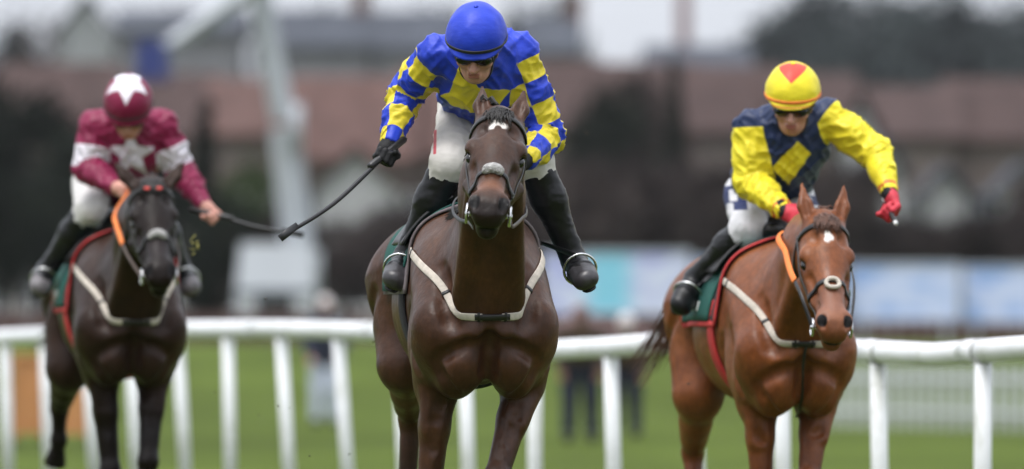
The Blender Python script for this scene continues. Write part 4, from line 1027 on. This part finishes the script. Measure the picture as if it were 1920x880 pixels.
    for a in 'lr':                                           # creases ring the sleeves and run slantwise across the body
        u, th, dd = arm_uv(V, g('sh'+a), g('el'+a), g('wr'+a)); m_ = np.clip((.115-dd)/.03, 0, 1)*np.clip((u+.02)/.05, 0, 1)
        uu = u*24+1.1*np.sin(th+u*9); q1 = vnoise(np.stack([uu, np.cos(th)*1.3, np.sin(th)*1.3], 1)+7); q2 = vnoise(np.stack([uu*2.2, np.cos(th)*2, np.sin(th)*2], 1)+31)
        cre = (1-np.abs(2*q1-1))**3+.5*(1-np.abs(2*q2-1))**3; fa = np.where(m_ > wt, cre, fa); wt = np.maximum(wt, m_)
    q1 = vnoise(np.stack([(V[:,0]+V[:,2])*20, (V[:,0]-V[:,2])*6, V[:,1]*9], 1)); q2 = vnoise(np.stack([(V[:,0]-V[:,2])*26, (V[:,0]+V[:,2])*8, V[:,1]*9], 1)+11)
    ft_ = (1-np.abs(2*q1-1))**3+.6*(1-np.abs(2*q2-1))**3
    V = V+S2.grad(V, .01)*(.013*(wt*fa+(1-wt)*ft_-.35))[:,None]
    if len(pat) > 1: A['pat2'] = pat[1]
    mk('jacket', V, F, spec['silk'], root, True, A, O)
    # ---- breeches
    B_ = SDF()
    B_.cone(pv, pv*.85+ch*.15, .120, .105, .05, side, 1.15)
    for a in 'lr':
        B_.cone(g('hip'+a), g('kn'+a), .104, .074, .05); B_.cone(g('kn'+a), g('kn'+a)*.80+g('an'+a)*.20, .070, .062, .03)
    V, F = B_.mesh(.008); V = fold(V, B_, .007, 13, (1, 1, 1))
    A = dict(pat=spec['logo'](V, g) if spec.get('logo') else np.full(len(V), -1.))
    mk('breeches', V, F, spec['breeches'], root, True, A, O)
    # ---- boots
    for a in 'lr':
        kn, an, to = g('kn'+a), g('an'+a), g('to'+a)
        S3 = SDF(); t0 = kn*.90+an*.10; m = kn*.62+an*.38
        S3.cone(t0, m, .070, .067, .02); S3.cone(m, an*.85+kn*.15, .067, .047, .03); S3.cone(an*.85+kn*.15, an, .047, .046, .02)
        fd = unit(to-an); fs = unit(np.cross(fd, kn-an)); 
        S3.cone(an, an*.35+to*.65, .045, .043, .03, fs, 1.05); S3.cone(an*.35+to*.65, to, .046, .041, .02, fs, 1.22)
        S3.cut(t0, unit(kn-an), .006, .09)
        dn = unit(np.cross(fs, fd)); dn = dn if dn@(an-kn) > 0 else -dn
        S3.cut(an*.5+to*.5+dn*.040, dn, .006, .14)
        V, F = S3.mesh(.0065); V = fold(V, S3, .0025, 18, (1, 1, 2.4))
        bo = mk('boot', V, F, 'boot_leather', root, True, None, O)
        S4 = SDF(); S4.cone(an*.30+to*.70, to+fd*.002, .0475, .0425, .02, fs, 1.22); S4.cut(an*.45+to*.55, -fd, .004, .1); S4.cut(an*.5+to*.5+dn*.030, dn, .004, .14)
        V, F = S4.mesh(.006); mk('toe_cap', V, F, spec.get('toe', 'boot_scuffed'), bo, True, None, O)
        S5 = SDF(); S5.cone(an+dn*.044-fd*.02, to+dn*.042, .030, .030, .01, dn, .30); V, F = S5.mesh(.006); mk('sole', V, F, 'boot_sole', bo, True, None, O)
        # stirrup iron round the ball of the foot, with its leather running up to the saddle
        c = an*.38+to*.62; ri = []
        for q in np.linspace(0, 2*math.pi, 25): ri.append(c+fs*.064*math.cos(q)-dn*(.064*math.sin(q)+.012))
        st = empty('stirrup', (0, 0, 0)); D['horse_root']
        MB().tube(ri, .0052, 8, cap=False, up=fd).build('stirrup_iron', 'steel', bo, True, O)
        bpy.data.objects.remove(st)
        lt = g('saddle_'+a); tp = c-dn*.078
        pth = resample([tp, tp*.6+lt*.4+np.array([0,.02,0]), lt], 14); N = np.tile(unit(np.array([-1. if a == 'r' else 1., -.4, 0])), (14, 1))
        v_, f_ = ribbon(pth, N, .026, .005); mk('stirrup_leather', v_, f_, 'black_leather', bo, True, None, O)
    # ---- gloves
    if spec.get('glove'):
        for a in 'lr':
            S6 = SDF(); hand_prims(S6, g('wr'+a), *D['hand_'+a], grow=.0028)
            w0, e0 = g('wr'+a), g('el'+a); S6.cone(w0+unit(e0-w0)*.035, w0+unit(w0-e0)*.01, .036, .031, .01)
            V, F = S6.mesh(.004); gl = mk('glove', V, F, spec['glove'], root, True, None, O)
            if spec.get('cuff'):
                S7 = SDF(); S7.cone(w0+unit(e0-w0)*.036, w0+unit(w0-e0)*.012, .039, .034, .008); V, F = S7.mesh(.005); mk('cuff', V, F, spec['cuff'], gl, True, None, O)
    # ---- helmet
    S8 = SDF(); c = HD(0,-.012,.050)
    S8.ell(c, (.116,.138,.124), .01, R); S8.cut(c-up*.028, -up+f*.10, .012, .3)
    S8.ell(HD(0,.082,.036), (.088,.058,.009), .022, np.stack([rt, unit(f-up*.22), unit(up+f*.22)]))
    S8.ell(HD(0,-.02,.018), (.100,.118,.030), .012, R, True)
    V, F = S8.mesh(.0055); q = V-c; az = np.arctan2(q@rt, q@f); pol = np.arccos(np.clip((q@up)/np.linalg.norm(q, axis=1), -1, 1))
    V = V+S8.grad(V, .01)*(.0016*np.sin(6*az)*np.sin(pol)**2+.003*(vnoise(V*30)-.5))[:,None]
    A = {}
    pt = spec['cap_pattern'](q@rt, q@f, q@up, az, pol); A['pat'] = pt[0]
    if len(pt) > 1: A['pat2'] = pt[1]
    hm = mk('helmet', V, F, spec['cap'], root, True, A, O)
    S9 = SDF(); S9.ell(c+up*.125, (.010,.010,.006), .004, R); v, f_ = S9.mesh(.004); mk('cap_button', v, f_, spec['cap'], hm, True, dict(pat=np.full(len(v), pt[2] if len(pt) > 2 else -1.), pat2=np.full(len(v), -1.)), O)
    # elastic band round the cap above the peak
    bd = [HD(.1175*math.cos(q_), -.012+.1405*math.sin(q_), .042+.012*math.sin(q_)) for q_ in np.linspace(0, 2*math.pi, 60)]
    Nn = np.array([unit(b_-HD(0,-.012,.042)) for b_ in bd]); bd = S8.proj(np.array(bd), .0005); v_, f_ = ribbon(bd, Nn, .012, .003); mk('cap_band', v_, f_, spec['band'], hm, True, None, O)
    # chin straps
    for s in (-1, 1):
        pth = S.proj(resample([HD(s*.085,.02,.02), HD(s*.075,.03,-.05), HD(s*.045,.035,-.10), HD(0,.04,-.12)], 16), .002); N = S.grad(pth, .01)
        v_, f_ = ribbon(pth, N, .016, .004); mk('chin_strap', v_, f_, 'goggle_frame', hm, True, None, O)
    # ---- goggles
    Sg = SDF()
    for s in (-1, 1):
        Sg.ell(HD(s*.034,.086,.000), (.036,.022,.023), .012, R)
    Sg.cone(HD(-.02,.102,.008), HD(.02,.102,.008), .010, .010, .012)
    V, F = Sg.mesh(.0045); go = mk('goggles', V, F, 'goggle_lens', root, True, None, O)
    pth = [HD(.086*math.sin(q_), .090*math.cos(q_)-.005, .004) for q_ in np.linspace(-1.75, 1.75, 40)]
    pth = S.proj(np.array(pth), .006); N = S.grad(pth, .01); v_, f_ = ribbon(pth, N, .026, .005); mk('goggle_strap', v_, f_, 'goggle_frame', go, True, None, O)
    Sf = SDF()
    for s in (-1, 1):
        q_ = np.linspace(0, 2*math.pi, 15); Sf.chain([HD(s*.034+.036*math.cos(x), .088-.012*abs(math.cos(x)), .000+.023*math.sin(x)) for x in q_], [.0055]*15, .004)
    V, F = Sf.mesh(.005); mk('goggle_frame', V, F, 'goggle_frame', go, True, None, O)
    if spec.get('lips'):
        SL = SDF(); SL.cone(HD(-.018,.092,-.062), HD(.018,.092,-.062), .0062, .0062, .004); SL.cone(HD(-.015,.091,-.075), HD(.015,.091,-.075), .0072, .0072, .004); v, f_ = SL.mesh(.004); mk('lips', v, f_, 'lip', root, True, None, O)
    return root, grips
NEG = lambda V: np.full(len(V), -1.)
# patterns ---------------------------------------------------------
def pat_front(V, g, uv):
    sl = NEG(V)*9; mm = NEG(V)*9
    for a, ph in (('r', .3), ('l', .1)):
        u, th, dd = uv(V, g('sh'+a), g('el'+a), g('wr'+a))
        wob = 0; ck = np.sin(np.pi*(u-.02)/.090+wob)*np.sin(2*th+ph*2+.5); m = np.minimum((u-.015)*10, (.105-dd)*10)
        sl = np.maximum(sl, np.minimum(ck, m)); mm = np.maximum(mm, m)
    c = P(874, 202, 25.4); st = star_sd(V[:,0]-c[0], V[:,2]-c[2], .185, .092, .10)*10
    return (np.maximum(sl, np.minimum(np.minimum(st, -mm-.05), (25.62-V[:,1])*10)),)
def pat_right(V, g, uv):
    p = NEG(V); p2 = NEG(V); ms = []
    for a in 'rl':
        u, th, dd = uv(V, g('sh'+a), g('el'+a), g('wr'+a)); tot = np.linalg.norm(g('el'+a)-g('sh'+a))+np.linalg.norm(g('wr'+a)-g('el'+a))
        m = np.minimum((u-.005)*10, (.098-dd)*10); ms.append(m); p = np.maximum(p, m)
        p2 = np.where(m > 0, np.maximum(p2, (.008-np.abs(u-tot+.030))*10), p2)
    A_ = [P(1497, 263, 28), P(1522, 286, 28), P(1481, 342, 28), P(1450, 312, 28)]
    d_ = np.full(len(V), 9.)
    for i in range(4):
        a, b = A_[i], A_[(i+1) % 4]; n = np.array([b[2]-a[2], -(b[0]-a[0])]); n /= np.linalg.norm(n)
        d_ = np.minimum(d_, -((V[:,0]-a[0])*n[0]+(V[:,2]-a[2])*n[1])*-1*-1)
    cen = sum(A_)/4; sgn = 1.
    t0 = np.full(1, 9.)
    for i in range(4):
        a, b = A_[i], A_[(i+1) % 4]; n = np.array([b[2]-a[2], -(b[0]-a[0])]); n /= np.linalg.norm(n); t0 = np.minimum(t0, -((cen[0]-a[0])*n[0]+(cen[2]-a[2])*n[1]))
    if t0[0] < 0:
        d_ = np.full(len(V), 9.)
        for i in range(4):
            a, b = A_[i], A_[(i+1) % 4]; n = np.array([b[2]-a[2], -(b[0]-a[0])]); n /= np.linalg.norm(n); d_ = np.minimum(d_, ((V[:,0]-a[0])*n[0]+(V[:,2]-a[2])*n[1]))
    d_ = np.minimum(np.minimum(d_*10, -np.maximum(*ms)-.03), (28.3-V[:,1])*10)
    return np.maximum(p, d_), p2
def pat_left(V, g, uv):
    sl = NEG(V)*9; mm = NEG(V)*9
    for a in 'rl':
        u, th, dd = uv(V, g('sh'+a), g('el'+a), g('wr'+a)); m = np.minimum((u+.01)*10, (.10-dd)*10)
        sl = np.maximum(sl, np.minimum(m, (.052-np.abs(u-spec_left['band_u'][a]))*10)); mm = np.maximum(mm, m)
    c = P(242, 288, 31.4); st = star_sd(V[:,0]-c[0], V[:,2]-c[2], .125, .052, 0.0)*10
    return (np.maximum(sl, np.minimum(np.minimum(st, -mm-.05), (31.75-V[:,1])*10)),)
cap_front = lambda x, y, z, az, pol: ((.0-np.ones(len(x))),)
def cap_right(x, y, z, az, pol):
    # diamond high on the front of the cap
    dm = (1-(np.abs(x)/.062+np.abs(pol-.46)/.50))*.5; dm = np.where(y > -.02, dm, -1)
    return dm, np.maximum(.0035-np.abs(z+.002), .003-np.abs(z+.018))*10*(1)
def cap_left(x, y, z, az, pol):
    return star_sd(pol*np.sin(az), pol*np.cos(az), 1.02, .50, 0.0)*1.0, -np.ones(len(x)), 1.
def logo_right(V, g):
    o = NEG(V)
    for c, sx in ((P(1377, 372, 28.5), 1.), (P(1524, 362, 28.5), 1.)):
        x, z = (V[:,0]-c[0]), V[:,2]-c[2]
        b1 = np.minimum(.048-np.abs(x), .055-np.abs(z)); hole = np.minimum(.016-np.abs(x+.006), .026-np.abs(z-.012)); hole2 = np.minimum(.012-np.abs(x+.02), .018-np.abs(z+.04))
        o = np.maximum(o, np.minimum(np.minimum(b1, -hole), -hole2)*10)
    return np.where(V[:,1] < 28.75, o, -1)
def logo_front(V, g):
    c = P(818, 268, 25.8); x, z = V[:,0]-c[0], V[:,2]-c[2]
    return np.minimum(.006-np.abs(x+.004), .05-np.abs(z))*10
# joints -----------------------------------------------------------
def joints(d):
    return {k: (P(*v) if not isinstance(v, np.ndarray) else v) for k, v in d.items()}
def sad(h, x): _, S, Rw, T, _, _ = HORSES[h]; bz_ = -.10 if h == 'right' else 0; return to_world(np.array([x, .30, 1.50+bz_]), Rw, T)
Jf = joints(dict(head=(893, 90, 25.30), face=np.array([-.10, -.83, -.54]), crown=np.array([0, -.45, .9]),
    neck=(905, 92, 25.50), chest=(906, 132, 25.66), pelvis=(914, 196, 26.02), shr=(820, 102, 25.55), shl=(972, 98, 25.60),
    elr=(760, 178, 25.74), wrr=(730, 270, 25.58), ell=(1026, 255, 25.68), wrl=(985, 300, 25.46),
    hipr=(872, 200, 26.03), hipl=(956, 200, 26.03), knr=(843, 306, 25.66), knl=(999, 300, 25.68),
    anr=(760, 487, 25.78), tor=(741, 524, 25.60), anl=(1076, 488, 25.78), tol=(1098, 524, 25.60)))
Jf.update(saddle_r=sad('front', -.20), saddle_l=sad('front', .20))
wf0, wf1 = P(697, 318, 25.42), P(531, 443, 25.10)
wd = unit(wf1-wf0)
e1f = unit(P(714, 306, 25.52)-Jf['wrr'])
FRONT, gr_f = jockey(Jf, dict(hand_r=(e1f, -wd*-1, np.array([.3, -.9, -.2])), hand_l=(np.array([-.55, -.75, -.30]), np.array([.3, -.5, -.8]), np.array([-.6, .5, -.5])), horse_root=HORSES['front'][0]),
    (-.14, 25.72, 1.26), 'jockey in royal blue silks with yellow checked sleeves, riding the dark bay horse',
    dict(silk='blue_check_silk', pattern=pat_front, breeches='white_breeches', logo=logo_front, glove='black_glove', cap='blue_cap', cap_pattern=cap_front, band='goggle_frame', lips=True, toe='boot_scuffed'))
Jr = joints(dict(head=(1486, 194, 28.02), face=np.array([-.10, -.88, -.40]), crown=np.array([0, -.3, 1.]),
    neck=(1475, 222, 28.18), chest=(1468, 275, 28.28), pelvis=(1440, 362, 28.62), shr=(1408, 240, 28.20), shl=(1548, 218, 28.22),
    elr=(1408, 342, 28.18), wrr=(1472, 396, 28.00), ell=(1643, 288, 28.16), wrl=(1668, 362, 28.00),
    hipr=(1402, 366, 28.66), hipl=(1478, 366, 28.66), knr=(1406, 426, 28.28), knl=(1520, 430, 28.28),
    anr=(1304, 524, 28.50), tor=(1277, 572, 28.38), anl=(1560, 530, 28.50), tol=(1572, 575, 28.38)))
Jr.update(saddle_r=sad('right', -.2), saddle_l=sad('right', .2))
RIGHT, gr_r = jockey(Jr, dict(hand_r=(np.array([.65, -.65, -.35]), np.array([.1, -.35, -.9]), np.array([.75, .6, -.2])), hand_l=(np.array([.30, -.45, -.85]), np.array([.35, -.75, -.55]), np.array([-.9, -.1, -.3])), horse_root=None),
    (1.06, 28.45, 1.15), 'jockey in navy jacket with yellow sleeves and diamond, riding the chestnut horse',
    dict(silk='navy_yellow_silk', pattern=pat_right, breeches='white_breeches_navy', logo=logo_right, glove='red_glove', cuff='black_glove', cap='yellow_cap', cap_pattern=cap_right, band='orange_grip', lips=True, toe='boot_leather'))
Jl = joints(dict(head=(241, 208, 31.40), face=np.array([-.02, -.72, -.68]), crown=np.array([0, -.4, .9]),
    neck=(240, 222, 31.60), chest=(240, 272, 31.72), pelvis=(208, 338, 32.05), shr=(180, 236, 31.62), shl=(304, 236, 31.66),
    elr=(166, 316, 31.60), wrr=(218, 352, 31.38), ell=(338, 320, 31.70), wrl=(384, 386, 31.56),
    hipr=(176, 345, 32.1), hipl=(248, 345, 32.1), knr=(170, 392, 31.72), knl=(292, 396, 31.72),
    anr=(86, 510, 31.98), tor=(75, 540, 31.84), anl=(342, 510, 31.96), tol=(357, 540, 31.80)))
Jl.update(saddle_r=sad('left', -.2), saddle_l=sad('left', .2))
spec_left = dict(band_u=dict(r=.155, l=.155))
wl0, wl1 = P(400, 420, 31.45), P(562, 440, 31.35)
spec_left.update(silk='maroon_silk', pattern=pat_left, breeches='white_breeches_plain', cap='maroon_cap', cap_pattern=cap_left, band='goggle_frame', h=.0058, toe='boot_grey')
LEFT, gr_l = jockey(Jl, dict(hand_r=(np.array([.45, -.75, -.25]), np.array([.15, -.2, -.9]), np.array([.8, .5, -.1])), hand_l=(np.array([.60, -.35, -.70]), unit(wl1-wl0), np.array([-.45, -.75, -.2])), horse_root=None),
    (-1.88, 31.85, 1.28), 'jockey in maroon silks with white star and armbands, riding the near-black horse', spec_left)
# whips -------------------------------------------------------------
def whip(name, label, a, b, mid, tape=False, flap=True):
    L_ = np.linalg.norm(b-a); d_ = unit(b-a); o = empty(name, a); tag(o, label, 'whip', 'riding whips')
    pts = resample([a-d_*.10, a, a*.5+b*.5+np.array([0, 0, mid]), b], 20)
    MB().tube(list(pts), list(np.linspace(.011, .0075, 20)), 10).build('shaft', 'whip_black', o, True, a)
    MB().tube([a-d_*.12, a-d_*.11, a+d_*.10, a+d_*.11], [.007, .0095, .0095, .007] if tape else [.010, .0145, .0145, .010], 10).build('handle', 'white_tape' if tape else 'black_leather', o, True, a)
    if flap:
        n = np.array([0, -1., 0]); v_, f_ = ribbon(np.array([b-d_*.09, b-d_*.04, b+d_*.02]), np.tile(n, (3, 1)), [.022, .030, .028], .012); mk('flap', v_, f_, 'whip_black', o, True, None, a)
    return o
whip('riding_whip', 'long black whip held by the jockey in blue checked silks', gr_f['r'], wf1, -.03)
whip('riding_whip', 'dark whip held in the bare hand of the maroon jockey', gr_l['l'], wl1, -.012)
gr = gr_r['l']; td = unit(P(1692, 445, 27.75)-gr)
o = whip('riding_whip', 'white-handled whip held in the outstretched red glove', gr+td*.02, gr-td*.55, 0, True)
# reins: parts of the horses
def rein(h, side_i, hand_w, colour, via, grip_col=None, gl=.0, width=.015):
    """from the bit ring through the points of via (world) to the hand"""
    root, S, Rw, T, bits, HF = HORSES[h]; a = bits[side_i]; b = to_local(hand_w, Rw, T)
    pts = resample([a]+[to_local(v, Rw, T) for v in via]+[b], 50)
    for _ in range(3):
        f, Gd = S.vg(pts, .01); pts[4:] += (Gd*np.maximum(.010-f, 0)[:,None])[4:]; pts[5:-1] = .25*pts[4:-2]+.5*pts[5:-1]+.25*pts[6:]
    sgn = -1 if side_i == 0 else 1; N = np.tile(unit(np.array([sgn*.5, -.85, 0])), (50, 1))
    k = int(50*(1-gl))
    v_, f_ = ribbon(pts[:max(k, 2)], N[:max(k, 2)], width, .005); r_ = mk('rein', v_, f_, colour, root)
    if grip_col:
        v_, f_ = ribbon(pts[k-1:], N[k-1:], width*1.8, .008); mk('rein_grip', v_, f_, grip_col, r_)
rein('front', 0, gr_f['l'], 'black_leather', [P(888, 428, 24.35), P(878, 400, 24.9), P(905, 350, 25.3)]); rein('front', 1, gr_f['l'], 'black_leather', [P(962, 425, 24.35), P(985, 390, 24.9)])
rein('right', 0, gr_r['r'], 'black_leather', [P(1500, 548, 27.0), P(1481, 505, 27.2), P(1474, 455, 27.5)], 'orange_grip', .62); rein('right', 1, gr_r['r'], 'black_leather', [P(1600, 520, 27.2), P(1560, 440, 27.6)], 'orange_grip', .4)
rein('left', 0, gr_l['r'], 'brown_leather', [P(240, 480, 30.5), P(224, 440, 30.75), P(216, 400, 31.0)], 'orange_grip', .60); rein('left', 1, gr_l['r'], 'brown_leather', [P(335, 470, 30.7), P(300, 390, 31.1)], 'orange_grip', .4)

# ------------------------------------------------------------------ turf and mud kicked up
cl_ = SDF(); cp = P(364, 460, 29.5)
for i in range(9):
    q = np.random.RandomState(i).normal(0, 1, 3)*np.array([.010, .012, .018]); cl_.cone(cp+q, cp+q+np.random.RandomState(i+50).normal(0, .014, 3), .0045, .002, .006)
v, f = cl_.mesh(.004); o = mk('turf_clod', v, f, 'turf_clod', None, True, None, cp); tag(o, 'small yellowish clod of torn grass flying beside the near-black horse', 'turf clod')
sp = MB(); rs = random.Random(21)
for px, py in [(498, 560), (545, 580), (542, 765), (402, 735), (523, 762), (485, 778), (580, 855), (700, 640), (655, 852), (370, 252), (690, 560), (1290, 720), (1280, 430), (60, 500), (640, 560), (1100, 250), (1750, 300), (455, 300)]:
    c = P(px, py, rs.uniform(26.5, 30)); q = rs.uniform(.003, .007)
    V_ = [c+q*np.array(d_)*rs.uniform(.5, 1.4) for d_ in ((1,0,0), (-1,0,0), (0,1,0), (0,-1,0), (0,0,1), (0,0,-1))]
    sp.add(V_, [(0,2,4),(2,1,4),(1,3,4),(3,0,4),(2,0,5),(1,2,5),(3,1,5),(0,3,5)])
tag(sp.build('mud_specks', 'mud', None), kind='stuff')
# ------------------------------------------------------------------ drizzle haze
hz = MB().box((-900, -40, -2.2), (900, 1000, 60)).build('haze', 'steel')
hm_ = bpy.data.materials.new('haze_air'); hm_.use_nodes = True; tr = hm_.node_tree; tr.nodes.clear()
pv_ = tr.nodes.new('ShaderNodeVolumePrincipled'); pv_.inputs['Color'].default_value = (.93, .95, 1, 1); pv_.inputs['Density'].default_value = .0001; pv_.inputs['Anisotropy'].default_value = .2
om = tr.nodes.new('ShaderNodeOutputMaterial'); tr.links.new(pv_.outputs[0], om.inputs['Volume'])
hz.data.materials[0] = hm_; tag(hz, kind='stuff')
